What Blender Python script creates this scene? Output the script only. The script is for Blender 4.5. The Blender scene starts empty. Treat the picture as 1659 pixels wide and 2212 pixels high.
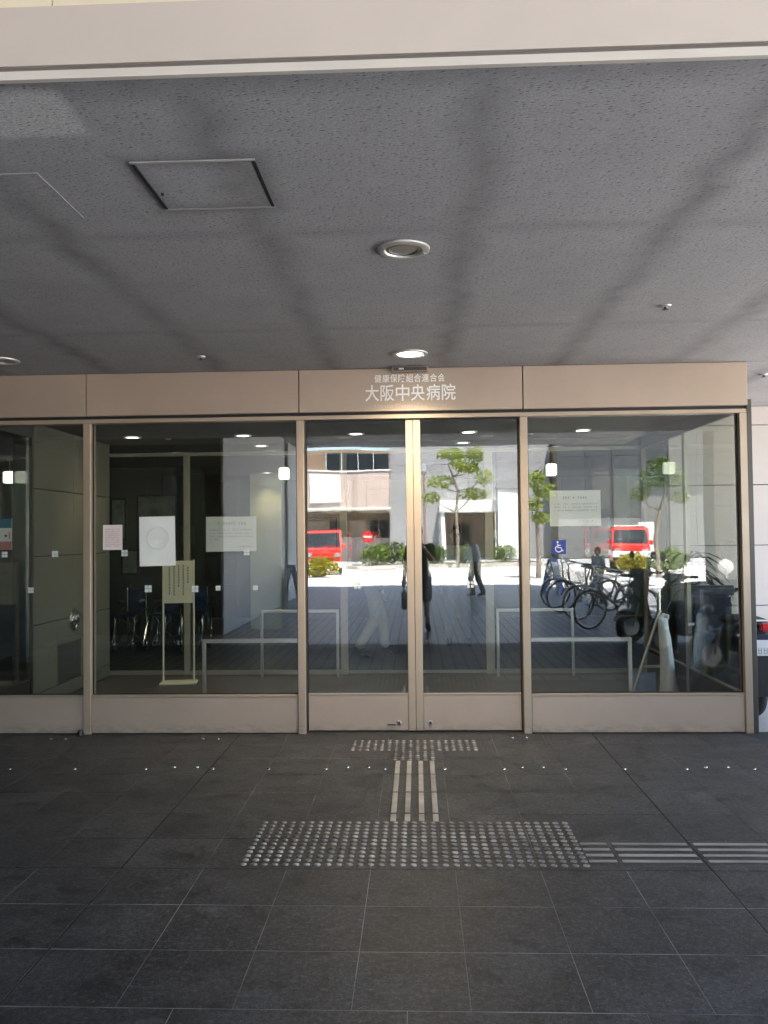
import bpy, bmesh, math, random
from mathutils import Vector, Matrix
random.seed(7)
R = math.radians
SC = bpy.context.scene
COL = SC.collection

# ------------------------------------------------------------------ camera
yaw, pitch, roll = R(2.257), R(1.63), R(0.63)
CAMP = Vector((0, -6.72, 1.6))
fwd = Vector((-math.sin(yaw) * math.cos(pitch), math.cos(yaw) * math.cos(pitch), math.sin(pitch)))
r0 = fwd.cross(Vector((0, 0, 1))).normalized()
u0 = r0.cross(fwd)
rgt = r0 * math.cos(roll) - u0 * math.sin(roll)
upv = u0 * math.cos(roll) + r0 * math.sin(roll)
cd = bpy.data.cameras.new('camera')
cam = bpy.data.objects.new('camera', cd)
COL.objects.link(cam)
m = Matrix((rgt, upv, -fwd)).transposed().to_4x4()
m.translation = CAMP
cam.matrix_world = m
cd.sensor_fit = 'HORIZONTAL'
cd.sensor_width = 36
cd.lens = 36 * 1789 / 1659
cd.clip_start = 0.02
cd.clip_end = 800
SC.camera = cam

# ------------------------------------------------------------------ sky, sun, exposure
SUN_EL, SUN_AZ = R(66), R(24)
W = bpy.data.worlds.new('World')
SC.world = W
W.use_nodes = True
nt = W.node_tree
bg = nt.nodes['Background']
sky = nt.nodes.new('ShaderNodeTexSky')
sky.sky_type = 'NISHITA'
sky.sun_disc = False
sky.sun_elevation = SUN_EL
sky.sun_rotation = SUN_AZ
nt.links.new(sky.outputs[0], bg.inputs[0])
bg.inputs[1].default_value = 0.1
sl = bpy.data.lights.new('sun', 'SUN')
sl.energy = 4.5
sl.angle = R(0.53)
sl.color = (1, 0.96, 0.9)
so = bpy.data.objects.new('sun', sl)
COL.objects.link(so)
sdir = Vector((math.sin(SUN_AZ) * math.cos(SUN_EL), math.cos(SUN_AZ) * math.cos(SUN_EL), math.sin(SUN_EL)))
so.rotation_euler = (-sdir).to_track_quat('-Z', 'Y').to_euler()
so.location = (0, 0, 30)
vs = SC.view_settings
vs.view_transform = 'Standard'
vs.look = 'None'
vs.gamma = 1
vs.use_curve_mapping = False
vs.exposure = 3.75
SC.render.engine = 'CYCLES'
cy = SC.cycles
cy.use_denoising = True
cy.max_bounces = 10
cy.diffuse_bounces = 5
cy.glossy_bounces = 5
cy.transparent_max_bounces = 24
cy.transmission_bounces = 6
cy.sample_clamp_indirect = 4
cy.caustics_reflective = False
cy.caustics_refractive = False


# ------------------------------------------------------------------ materials
def nodes(name):
    mt = bpy.data.materials.new(name)
    mt.use_nodes = True
    n = mt.node_tree
    return mt, n, n.nodes['Principled BSDF']


def pos_vec(n, scale=(1, 1, 1), obj=False):
    mp = n.nodes.new('ShaderNodeMapping')
    mp.inputs['Scale'].default_value = scale
    if obj:
        t = n.nodes.new('ShaderNodeTexCoord')
        n.links.new(t.outputs['Object'], mp.inputs[0])
    else:
        g = n.nodes.new('ShaderNodeNewGeometry')
        n.links.new(g.outputs['Position'], mp.inputs[0])
    return mp.outputs[0]


def noise(n, vec, scale, detail=4, rough=0.6):
    t = n.nodes.new('ShaderNodeTexNoise')
    t.inputs['Scale'].default_value = scale
    t.inputs['Detail'].default_value = detail
    t.inputs['Roughness'].default_value = rough
    n.links.new(vec, t.inputs['Vector'])
    return t.outputs['Fac']


def ramp(n, fac, a, b, ca=(0, 0, 0, 1), cb=(1, 1, 1, 1)):
    r = n.nodes.new('ShaderNodeValToRGB')
    r.color_ramp.elements[0].position = a
    r.color_ramp.elements[1].position = b
    r.color_ramp.elements[0].color = ca
    r.color_ramp.elements[1].color = cb
    n.links.new(fac, r.inputs[0])
    return r.outputs[0]


def mixc(n, fac, a, b, mode='MIX'):
    x = n.nodes.new('ShaderNodeMix')
    x.data_type = 'RGBA'
    x.blend_type = mode
    for k, v in ((0, fac), (6, a), (7, b)):
        if hasattr(v, 'is_linked') or hasattr(v, 'node'):
            n.links.new(v, x.inputs[k])
        elif k == 0:
            x.inputs[0].default_value = v
        else:
            x.inputs[k].default_value = (*v, 1) if len(v) == 3 else v
    return x.outputs[2]


def mathn(n, op, a, b=None, clamp=False):
    x = n.nodes.new('ShaderNodeMath')
    x.operation = op
    x.use_clamp = clamp
    for k, v in ((0, a), (1, b)):
        if v is None:
            continue
        if hasattr(v, 'node'):
            n.links.new(v, x.inputs[k])
        else:
            x.inputs[k].default_value = v
    return x.outputs[0]


def bump(n, p, h, strength, dist=0.01):
    b = n.nodes.new('ShaderNodeBump')
    b.inputs['Strength'].default_value = strength
    b.inputs['Distance'].default_value = dist
    n.links.new(h, b.inputs['Height'])
    n.links.new(b.outputs[0], p.inputs['Normal'])


def mat(name, c, rough=0.5, metal=0.0, var=0.12, scale=3.0, bmp=0.0, bscale=60, stretch=(1, 1, 1), obj=False, rnd=0.0):
    mt, n, p = nodes(name)
    v = pos_vec(n, stretch, obj)
    f = noise(n, v, scale)
    lo = tuple(x * (1 - var) for x in c)
    hi = tuple(min(1, x * (1 + var)) for x in c)
    col = mixc(n, ramp(n, f, 0.3, 0.7), lo, hi)
    if rnd:
        oi = n.nodes.new('ShaderNodeObjectInfo')
        k = mathn(n, 'MULTIPLY_ADD', oi.outputs['Random'], rnd)
        k.node.inputs[2].default_value = 1 - rnd / 2
        cb = n.nodes.new('ShaderNodeCombineColor')
        for i in range(3):
            n.links.new(k, cb.inputs[i])
        col = mixc(n, 1.0, col, cb.outputs[0], 'MULTIPLY')
    n.links.new(col, p.inputs['Base Color'])
    p.inputs['Metallic'].default_value = metal
    rr = n.nodes.new('ShaderNodeMapRange')
    n.links.new(f, rr.inputs[0])
    rr.inputs[3].default_value = max(0.02, rough - 0.07)
    rr.inputs[4].default_value = min(1, rough + 0.07)
    n.links.new(rr.outputs[0], p.inputs['Roughness'])
    if bmp:
        bump(n, p, noise(n, v, bscale, 6), bmp, 0.005)
    return mt


M = {}
# champagne painted metal of the entrance
for nm, c, rg, mtl in (('champagne', (0.475, 0.368, 0.282), 0.42, 0.2), ('frame', (0.46, 0.36, 0.265), 0.38, 0.3)):
    mt, n, p = nodes(nm)
    v = pos_vec(n)
    f = noise(n, v, 1.6)
    col = mixc(n, ramp(n, f, 0.3, 0.7), tuple(x * 0.93 for x in c), tuple(x * 1.05 for x in c))
    vs_ = pos_vec(n, (3, 3, 60))
    sm = noise(n, pos_vec(n, (2.2, 2.2, 9)), 2.5, 6, 0.7)
    col = mixc(n, ramp(n, sm, 0.62, 0.78, (0, 0, 0, 1), (0.35, 0.35, 0.35, 1)), col, tuple(x * 0.72 for x in c))
    sz = n.nodes.new('ShaderNodeSeparateXYZ')
    n.links.new(v, sz.inputs[0])
    lowm = mathn(n, 'MULTIPLY', ramp(n, sz.outputs[2], 0.01, 0.10, (1, 1, 1, 1), (0, 0, 0, 1)), ramp(n, noise(n, pos_vec(n, (1, 1, 3)), 9, 7, 0.75), 0.42, 0.62))
    col = mixc(n, mathn(n, 'MULTIPLY', lowm, 0.55), col, (0.20, 0.17, 0.145))
    scf = ramp(n, noise(n, pos_vec(n, (2, 2, 26)), 4, 6, 0.75), 0.66, 0.72, (0, 0, 0, 1), (0.35, 0.35, 0.35, 1))
    col = mixc(n, scf, col, tuple(min(1, x * 1.35) for x in c))
    n.links.new(col, p.inputs['Base Color'])
    p.inputs['Metallic'].default_value = mtl
    p.inputs['Roughness'].default_value = rg
    n.links.new(ramp(n, noise(n, v, 5), 0.2, 0.8, (rg - .06,) * 3 + (1,), (rg + .1,) * 3 + (1,)), p.inputs['Roughness'])
    bump(n, p, noise(n, v, 3.5, 2), 0.12, 0.02)
    M[nm] = mt
M['frame_dark'] = mat('frame_dark', (0.075, 0.065, 0.055), 0.45, 0.3)
M['frame_in'] = mat('frame_in', (0.40, 0.37, 0.29), 0.4, 0.3)
M['gasket'] = mat('gasket', (0.012, 0.012, 0.012), 0.6)
M['chrome'] = mat('chrome', (0.75, 0.75, 0.74), 0.12, 1.0, 0.04)
M['steel'] = mat('steel', (0.58, 0.565, 0.53), 0.34, 1.0, 0.06)
M['stud'] = mat('stud', (0.215, 0.21, 0.20), 0.48, 0.6, 0.5, 2.5, rnd=0.8)
M['trim'] = mat('trim', (0.62, 0.60, 0.56), 0.4, 0.5)
M['black'] = mat('black', (0.015, 0.015, 0.016), 0.5)
M['rubber'] = mat('rubber', (0.02, 0.02, 0.02), 0.75)
M['paper'] = mat('paper', (0.88, 0.88, 0.84), 0.7, 0, 0.03)
M['paper_pink'] = mat('paper_pink', (0.90, 0.80, 0.77), 0.7, 0, 0.03)
M['print'] = mat('print', (0.30, 0.30, 0.29), 0.8)
M['print_faint'] = mat('print_faint', (0.40, 0.395, 0.38), 0.8)
M['print_red'] = mat('print_red', (0.62, 0.25, 0.25), 0.8)
M['print_pale'] = mat('print_pale', (0.70, 0.70, 0.67), 0.8)
M['ink'] = mat('ink', (0.05, 0.05, 0.05), 0.8)
M['letter'] = mat('letter', (0.96, 0.92, 0.84), 0.35)
M['letter_faint'] = mat('letter_faint', (0.50, 0.42, 0.345), 0.5)
M['blue'] = mat('blue', (0.02, 0.05, 0.30), 0.5)
M['teal'] = mat('teal', (0.03, 0.20, 0.30), 0.5)
M['cream'] = mat('cream', (0.78, 0.73, 0.55), 0.5, 0, 0.05)
M['white'] = mat('white', (0.75, 0.75, 0.75), 0.5, 0, 0.06)
M['red'] = mat('red', (0.60, 0.025, 0.02), 0.3)
M['red_lamp'] = mat('red_lamp', (0.55, 0.03, 0.03), 0.2)
M['dkpaint'] = mat('dkpaint', (0.012, 0.012, 0.016), 0.22)
M['navy'] = mat('navy', (0.02, 0.025, 0.05), 0.3)
M['seat'] = mat('seat', (0.014, 0.014, 0.014), 0.6)
M['skin'] = mat('skin', (0.50, 0.30, 0.21), 0.55, 0, 0.05)
M['hair'] = mat('hair', (0.012, 0.010, 0.009), 0.5, 0, 0.3, 40)
M['c_dark'] = mat('c_dark', (0.015, 0.018, 0.02), 0.8)
M['c_green'] = mat('c_green', (0.012, 0.022, 0.02), 0.85)
M['c_white'] = mat('c_white', (0.8, 0.8, 0.82), 0.85)
M['c_blue'] = mat('c_blue', (0.30, 0.40, 0.58), 0.85)
M['c_beige'] = mat('c_beige', (0.55, 0.48, 0.34), 0.85)
M['c_slate'] = mat('c_slate', (0.30, 0.31, 0.40), 0.85)
M['wchair'] = mat('wchair', (0.02, 0.04, 0.14), 0.6)
M['bark'] = mat('bark', (0.20, 0.165, 0.13), 0.85, 0, 0.3, 8, 0.4, 30, (1, 1, .3))


def leaf_mat(name, c, sc):
    mt = mat(name, c, 0.45, 0, 0.5, sc)
    n = mt.node_tree
    p = n.nodes['Principled BSDF']
    tl = n.nodes.new('ShaderNodeBsdfTranslucent')
    tl.inputs[0].default_value = (c[0] * 1.3, c[1] * 1.25, c[2] * .7, 1)
    mx = n.nodes.new('ShaderNodeMixShader')
    mx.inputs[0].default_value = 0.4
    n.links.new(p.outputs[0], mx.inputs[1])
    n.links.new(tl.outputs[0], mx.inputs[2])
    n.links.new(mx.outputs[0], n.nodes['Material Output'].inputs[0])
    return mt


M['leaf'] = leaf_mat('leaf', (0.21, 0.27, 0.03), 6)
M['leaf_hedge'] = leaf_mat('leaf_hedge', (0.13, 0.19, 0.03), 5)
M['leaf_dark'] = leaf_mat('leaf_dark', (0.07, 0.115, 0.025), 6)
M['leaf_yellow'] = leaf_mat('leaf_yellow', (0.30, 0.27, 0.02), 7)
M['palm'] = mat('palm', (0.018, 0.035, 0.02), 0.4, 0, 0.3, 6)
M['soil'] = mat('soil', (0.05, 0.035, 0.025), 0.95)
M['pot'] = mat('pot', (0.10, 0.06, 0.045), 0.7)
M['tan'] = mat('tan', (0.36, 0.27, 0.20), 0.6)
M['pink_panel'] = mat('pink_panel', (0.46, 0.36, 0.315), 0.6, 0, 0.06, 1.2, rnd=0.08)
M['bld_grey'] = mat('bld_grey', (0.27, 0.265, 0.27), 0.7, 0, 0.08, 0.8, rnd=0.06)
M['bld_dark'] = mat('bld_dark', (0.05, 0.052, 0.055), 0.5, 0, 0.1, 0.8, rnd=0.1)
M['bld_mid'] = mat('bld_mid', (0.14, 0.138, 0.135), 0.6, 0, 0.1, 0.8, rnd=0.1)
M['bld_white'] = mat('bld_white', (0.72, 0.71, 0.68), 0.6, 0, 0.05)
M['bld_brown'] = mat('bld_brown', (0.22, 0.15, 0.10), 0.7)
M['bld_glass'] = mat('bld_glass', (0.02, 0.025, 0.03), 0.08)
M['kerb'] = mat('kerb', (0.42, 0.39, 0.34), 0.8, 0, 0.12, 4, 0.2)
M['grid_ink'] = mat('grid_ink', (0.66, 0.68, 0.66), 0.5)
M['headlamp'] = mat('headlamp', (0.75, 0.77, 0.8), 0.1, 0.6)
M['wall_dark'] = mat('wall_dark', (0.085, 0.082, 0.075), 0.6, 0, 0.08, 1.5, rnd=0.08)
M['wall_green'] = mat('wall_green', (0.20, 0.19, 0.15), 0.55, 0, 0.07, 1.5, rnd=0.06)
M['wall_pale'] = mat('wall_pale', (0.70, 0.69, 0.70), 0.45, 0, 0.05, 1.0, rnd=0.05)
M['wall_side'] = mat('wall_side', (0.47, 0.42, 0.385), 0.5, 0, 0.06, 1.0, rnd=0.05)
M['lobby_wall'] = mat('lobby_wall', (0.22, 0.21, 0.185), 0.6, 0, 0.06, 1.5)
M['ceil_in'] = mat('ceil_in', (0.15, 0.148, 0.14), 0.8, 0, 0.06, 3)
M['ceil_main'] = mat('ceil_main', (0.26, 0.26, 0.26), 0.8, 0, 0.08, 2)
M['fascia'] = mat('fascia', (0.60, 0.525, 0.465), 0.5, 0.0, 0.05, 0.9, 0.03, 15)
M['fascia_strip'] = mat('fascia_strip', (0.64, 0.585, 0.53), 0.5, 0, 0.05, 3)
M['fascia_groove'] = mat('fascia_groove', (0.15, 0.13, 0.115), 0.7)
M['upper_panel'] = mat('upper_panel', (0.80, 0.70, 0.52), 0.5, 0, 0.04)
M['picture'] = mat('picture', (0.28, 0.29, 0.26), 0.3, 0, 0.4, 5)
M['poleb'] = mat('poleb', (0.20, 0.12, 0.10), 0.5)
M['joint_rubber'] = mat('joint_rubber', (0.008, 0.008, 0.008), 0.9)
M['pillar'] = mat('pillar', (0.05, 0.042, 0.036), 0.6)
M['hatch_trim'] = mat('hatch_trim', (0.42, 0.41, 0.40), 0.6, 0.2)
M['hatch_dim'] = mat('hatch_dim', (0.36, 0.355, 0.355), 0.8)
M['bar_metal'] = mat('bar_metal', (0.42, 0.41, 0.385), 0.38, 0.6, 0.3, 4, rnd=0.35)
M['step'] = mat('step', (0.16, 0.155, 0.14), 0.7)

# pale plastic wrap
mt, n, p = nodes('wrap')
p.inputs['Base Color'].default_value = (0.86, 0.90, 0.95, 1)
p.inputs['Roughness'].default_value = 0.25
bump(n, p, noise(n, pos_vec(n, (1, 1, 0.25)), 70, 3), 0.7, 0.02)
M['wrap'] = mt


def glass_mat(name, r0_, tint, rough=0.0):
    mt = bpy.data.materials.new(name)
    mt.use_nodes = True
    n = mt.node_tree
    n.nodes.remove(n.nodes['Principled BSDF'])
    out = n.nodes['Material Output']
    tr = n.nodes.new('ShaderNodeBsdfTransparent')
    tr.inputs[0].default_value = (*tint, 1)
    gl = n.nodes.new('ShaderNodeBsdfGlossy')
    gl.inputs['Roughness'].default_value = rough
    gl.inputs['Color'].default_value = (1, 1, 1, 1)
    bp_ = n.nodes.new('ShaderNodeBump')
    bp_.inputs['Strength'].default_value = 1.0
    bp_.inputs['Distance'].default_value = 0.0006
    n.links.new(noise(n, pos_vec(n, (1, 1, 1)), 1.7, 1, 0.4), bp_.inputs['Height'])
    n.links.new(bp_.outputs[0], gl.inputs['Normal'])
    lw = n.nodes.new('ShaderNodeLayerWeight')
    lw.inputs[0].default_value = 0.5
    f5 = mathn(n, 'POWER', lw.outputs['Facing'], 5)
    fr = mathn(n, 'MULTIPLY_ADD', f5, 1 - r0_)
    fr.node.inputs[2].default_value = r0_
    mx = n.nodes.new('ShaderNodeMixShader')
    n.links.new(fr, mx.inputs[0])
    n.links.new(tr.outputs[0], mx.inputs[1])
    n.links.new(gl.outputs[0], mx.inputs[2])
    n.links.new(mx.outputs[0], out.inputs[0])
    return mt


M['glass'] = glass_mat('glass', 0.08, (0.875, 0.885, 0.855))
M['glass_in'] = glass_mat('glass_in', 0.03, (0.90, 0.93, 0.90))


def emit_mat(name, c, s):
    mt, n, p = nodes(name)
    p.inputs['Base Color'].default_value = (*c, 1)
    p.inputs['Emission Color'].default_value = (*c, 1)
    p.inputs['Emission Strength'].default_value = s
    return mt


M['lamp_cube'] = emit_mat('lamp_cube', (1, 0.97, 0.9), 0.22)
M['lamp_lit'] = emit_mat('lamp_lit', (1, 0.97, 0.88), 1.2)

# dark granite floor tiles
mt, n, p = nodes('granite')
v = pos_vec(n)
sp = noise(n, v, 150, 4, 0.85)
sp2 = noise(n, v, 60, 4, 0.75)
bl = noise(n, v, 2.2, 5, 0.65)
c0 = mixc(n, ramp(n, sp, 0.32, 0.68), (0.006, 0.0062, 0.0064), (0.105, 0.107, 0.109))
c1 = mixc(n, ramp(n, sp2, 0.3, 0.75), (0.40, 0.40, 0.40), (1.35, 1.35, 1.35))
c2 = mixc(n, 1.0, c0, c1, 'MULTIPLY')
c3 = mixc(n, ramp(n, bl, 0.3, 0.72), (0.50, 0.50, 0.50), (1.20, 1.20, 1.20))
c4 = mixc(n, 1.0, c2, c3, 'MULTIPLY')
wn = noise(n, pos_vec(n, (1, 1, 1)), 1.1, 7, 0.75)
c5 = mixc(n, ramp(n, wn, 0.57, 0.74, (0, 0, 0, 1), (0.5, 0.5, 0.5, 1)), c4, (0.095, 0.095, 0.095))
spt = n.nodes.new('ShaderNodeTexVoronoi')
spt.inputs['Scale'].default_value = 2.6
n.links.new(v, spt.inputs['Vector'])
c6 = mixc(n, ramp(n, spt.outputs['Distance'], 0.02, 0.06, (0.75, 0.75, 0.75, 1), (0, 0, 0, 1)), c5, (0.012, 0.012, 0.012))
oi = n.nodes.new('ShaderNodeObjectInfo')
kk = ramp(n, oi.outputs['Random'], 0, 1, (0.90, 0.90, 0.90, 1), (1.09, 1.09, 1.09, 1))
spk = ramp(n, noise(n, v, 42, 6, 0.95), 0.50, 0.64, (0, 0, 0, 1), (0.55, 0.55, 0.55, 1))
c6 = mixc(n, spk, c6, (0.185, 0.188, 0.19))
drk = ramp(n, noise(n, v, 6.5, 8, 0.8), 0.36, 0.50, (0.8, 0.8, 0.8, 1), (0, 0, 0, 1))
c6 = mixc(n, drk, c6, (0.012, 0.012, 0.0115))
wet = ramp(n, noise(n, pos_vec(n, (1.2, 2.6, 1)), 3.1, 8, 0.8), 0.56, 0.70, (0, 0, 0, 1), (0.45, 0.45, 0.45, 1))
c6 = mixc(n, wet, c6, (0.14, 0.142, 0.143))
c7 = mixc(n, 1.0, c6, kk, 'MULTIPLY')
n.links.new(c7, p.inputs['Base Color'])
n.links.new(ramp(n, bl, 0.25, 0.75, (0.42, 0.42, 0.42, 1), (0.62, 0.62, 0.62, 1)), p.inputs['Roughness'])
p.inputs['Specular IOR Level'].default_value = 0.3
bump(n, p, sp2, 0.3, 0.004)
M['granite'] = mt
M['grout_pale'] = mat('grout_pale', (0.23, 0.23, 0.225), 0.9, 0, 0.75, 2.0)
M['grout'] = mat('grout', (0.19, 0.187, 0.178), 0.9, 0, 0.8, 2.2)

# strip pavers behind the camera
mt, n, p = nodes('strip_paving')
br = n.nodes.new('ShaderNodeTexBrick')
mp = n.nodes.new('ShaderNodeMapping')
mp.inputs['Rotation'].default_value = (0, 0, R(90))
g = n.nodes.new('ShaderNodeNewGeometry')
n.links.new(g.outputs['Position'], mp.inputs[0])
n.links.new(mp.outputs[0], br.inputs['Vector'])
br.inputs['Scale'].default_value = 1
br.inputs['Brick Width'].default_value = 1.2
br.inputs['Row Height'].default_value = 0.15
br.inputs['Mortar Size'].default_value = 0.012
br.inputs['Color1'].default_value = (0.26, 0.26, 0.265, 1)
br.inputs['Color2'].default_value = (0.33, 0.33, 0.335, 1)
br.inputs['Mortar'].default_value = (0.03, 0.03, 0.03, 1)
n.links.new(br.outputs[0], p.inputs['Base Color'])
p.inputs['Roughness'].default_value = 0.38
M['strip_paving'] = mt
M['bright_paving'] = mat('bright_paving', (0.50, 0.48, 0.45), 0.85, 0, 0.12, 0.6, 0.2, 20)
M['asphalt'] = mat('asphalt', (0.30, 0.30, 0.30), 0.85, 0, 0.15, 0.5, 0.2, 60)
M['vest_floor'] = mat('vest_floor', (0.105, 0.10, 0.088), 0.45, 0, 0.2, 2.5, 0.1, 80)
M['lobby_floor'] = M['strip_paving'].copy()
for q in M['lobby_floor'].node_tree.nodes:
    if q.type == 'TEX_BRICK':
        q.inputs['Color1'].default_value = (0.085, 0.085, 0.088, 1)
        q.inputs['Color2'].default_value = (0.12, 0.12, 0.125, 1)
        q.inputs['Mortar'].default_value = (0.015, 0.015, 0.015, 1)
M['print_ring'] = mat('print_ring', (0.78, 0.78, 0.745), 0.8)

# soffit boards: grey, pitted, grimy along the joints, darker along the fascia beam
mt, n, p = nodes('soffit_board')
v = pos_vec(n)
sep = n.nodes.new('ShaderNodeSeparateXYZ')
n.links.new(v, sep.inputs[0])
wob = noise(n, pos_vec(n, (0.6, 1.6, 1)), 2.3, 4, 0.6)
wx = mathn(n, 'ADD', sep.outputs[0], mathn(n, 'MULTIPLY_ADD', wob, 0.20))
wx.node.inputs[1].links[0].from_node.inputs[2].default_value = -0.10
px_ = mathn(n, 'DIVIDE', mathn(n, 'ADD', wx, 0.67), 0.91)
fx = mathn(n, 'ABSOLUTE', mathn(n, 'SUBTRACT', px_, mathn(n, 'ROUND', px_)))
dx = mathn(n, 'MULTIPLY', fx, 0.91)
by_ = mathn(n, 'DIVIDE', mathn(n, 'ADD', mathn(n, 'ADD', sep.outputs[1], mathn(n, 'MULTIPLY', wob, 0.06)), 3.03), 1.73)
fy = mathn(n, 'MULTIPLY', mathn(n, 'ABSOLUTE', mathn(n, 'SUBTRACT', by_, mathn(n, 'ROUND', by_))), 1.73)
sx_ = ramp(n, dx, 0.0, 0.14, (1, 1, 1, 1), (0, 0, 0, 1))
sy_ = ramp(n, fy, 0.0, 0.08, (0.45, 0.45, 0.45, 1), (0, 0, 0, 1))
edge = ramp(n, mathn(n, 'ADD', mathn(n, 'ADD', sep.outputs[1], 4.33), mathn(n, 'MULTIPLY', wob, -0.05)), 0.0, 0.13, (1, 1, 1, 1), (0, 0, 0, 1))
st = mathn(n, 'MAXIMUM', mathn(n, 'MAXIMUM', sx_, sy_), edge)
blot = noise(n, pos_vec(n, (1, 1, 1)), 2.2, 8, 0.7)
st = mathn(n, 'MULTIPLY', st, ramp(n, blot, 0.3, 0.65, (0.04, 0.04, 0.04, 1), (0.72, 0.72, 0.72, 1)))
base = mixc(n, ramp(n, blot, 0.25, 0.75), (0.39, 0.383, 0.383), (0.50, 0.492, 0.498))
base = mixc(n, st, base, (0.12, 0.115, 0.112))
# repainted pale patch at the upper left, grime round the hatch
wb2 = mathn(n, 'MULTIPLY', noise(n, v, 14, 5, 0.7), 0.05)
mx1 = ramp(n, mathn(n, 'ADD', mathn(n, 'ADD', sep.outputs[0], wb2), 2.04), 0.965, 1.0, (1, 1, 1, 1), (0, 0, 0, 1))
my1 = ramp(n, mathn(n, 'ADD', mathn(n, 'ADD', sep.outputs[1], wb2), 4.95), 0.955, 0.985, (1, 1, 1, 1), (0, 0, 0, 1))
my2 = ramp(n, mathn(n, 'ADD', mathn(n, 'ADD', sep.outputs[1], wb2), 4.95), 0.66, 0.72)
pm_ = mathn(n, 'MULTIPLY', mathn(n, 'MULTIPLY', mx1, my1), my2)
base = mixc(n, mathn(n, 'MULTIPLY', pm_, 0.9), base, (0.72, 0.715, 0.70))
hx_ = mathn(n, 'SUBTRACT', mathn(n, 'ABSOLUTE', mathn(n, 'ADD', sep.outputs[0], 0.796)), 0.224)
hy_ = mathn(n, 'SUBTRACT', mathn(n, 'ABSOLUTE', mathn(n, 'ADD', sep.outputs[1], 3.58)), 0.216)
hd_ = mathn(n, 'ABSOLUTE', mathn(n, 'MAXIMUM', hx_, hy_))
hm_ = mathn(n, 'MULTIPLY', ramp(n, mathn(n, 'ADD', hd_, wb2), 0.015, 0.11, (1, 1, 1, 1), (0, 0, 0, 1)), 0.55)
base = mixc(n, hm_, base, (0.13, 0.125, 0.122))
scr = ramp(n, noise(n, pos_vec(n, (14, 1.2, 1)), 3.2, 5, 0.6), 0.66, 0.74, (0, 0, 0, 1), (0.4, 0.4, 0.4, 1))
base = mixc(n, scr, base, (0.20, 0.195, 0.19))
pit = n.nodes.new('ShaderNodeTexVoronoi')
pit.inputs['Scale'].default_value = 1
pit.inputs['Randomness'].default_value = 1
pv = pos_vec(n, (36, 92, 1))
pw = n.nodes.new('ShaderNodeVectorMath')
pw.operation = 'ADD'
pn = n.nodes.new('ShaderNodeTexNoise')
pn.inputs['Scale'].default_value = 9
n.links.new(v, pn.inputs['Vector'])
pm = n.nodes.new('ShaderNodeVectorMath')
pm.operation = 'SCALE'
pm.inputs[3].default_value = 1.6
n.links.new(pn.outputs['Color'], pm.inputs[0])
n.links.new(pv, pw.inputs[0])
n.links.new(pm.outputs[0], pw.inputs[1])
n.links.new(pw.outputs[0], pit.inputs['Vector'])
# only some of the cells carry a pit
pk = n.nodes.new('ShaderNodeSeparateColor')
n.links.new(pit.outputs['Color'], pk.inputs[0])
keep = ramp(n, pk.outputs[0], 0.42, 0.47)
pitd = mathn(n, 'MULTIPLY', ramp(n, pit.outputs['Distance'], 0.12, 0.34, (1, 1, 1, 1), (0, 0, 0, 1)), keep)
pitm = mathn(n, 'MULTIPLY', pitd, 0.78)
base = mixc(n, pitm, base, (0.06, 0.058, 0.06))
base = mixc(n, ramp(n, noise(n, v, 110, 5, 0.8), 0.4, 0.62, (0, 0, 0, 1), (0.6, 0.6, 0.6, 1)), base, (0.20, 0.20, 0.20))
n.links.new(base, p.inputs['Base Color'])
p.inputs['Roughness'].default_value = 0.9
hh_ = mathn(n, 'ADD', mathn(n, 'MULTIPLY', pitd, -1.0), mathn(n, 'MULTIPLY', noise(n, v, 90, 4), 0.5))
bump(n, p, hh_, 0.35, 0.004)
M['soffit'] = mt
M['soffit_patch'] = mat('soffit_patch', (0.44, 0.435, 0.435), 0.9, 0, 0.07, 6, 0.2, 120)


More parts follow.
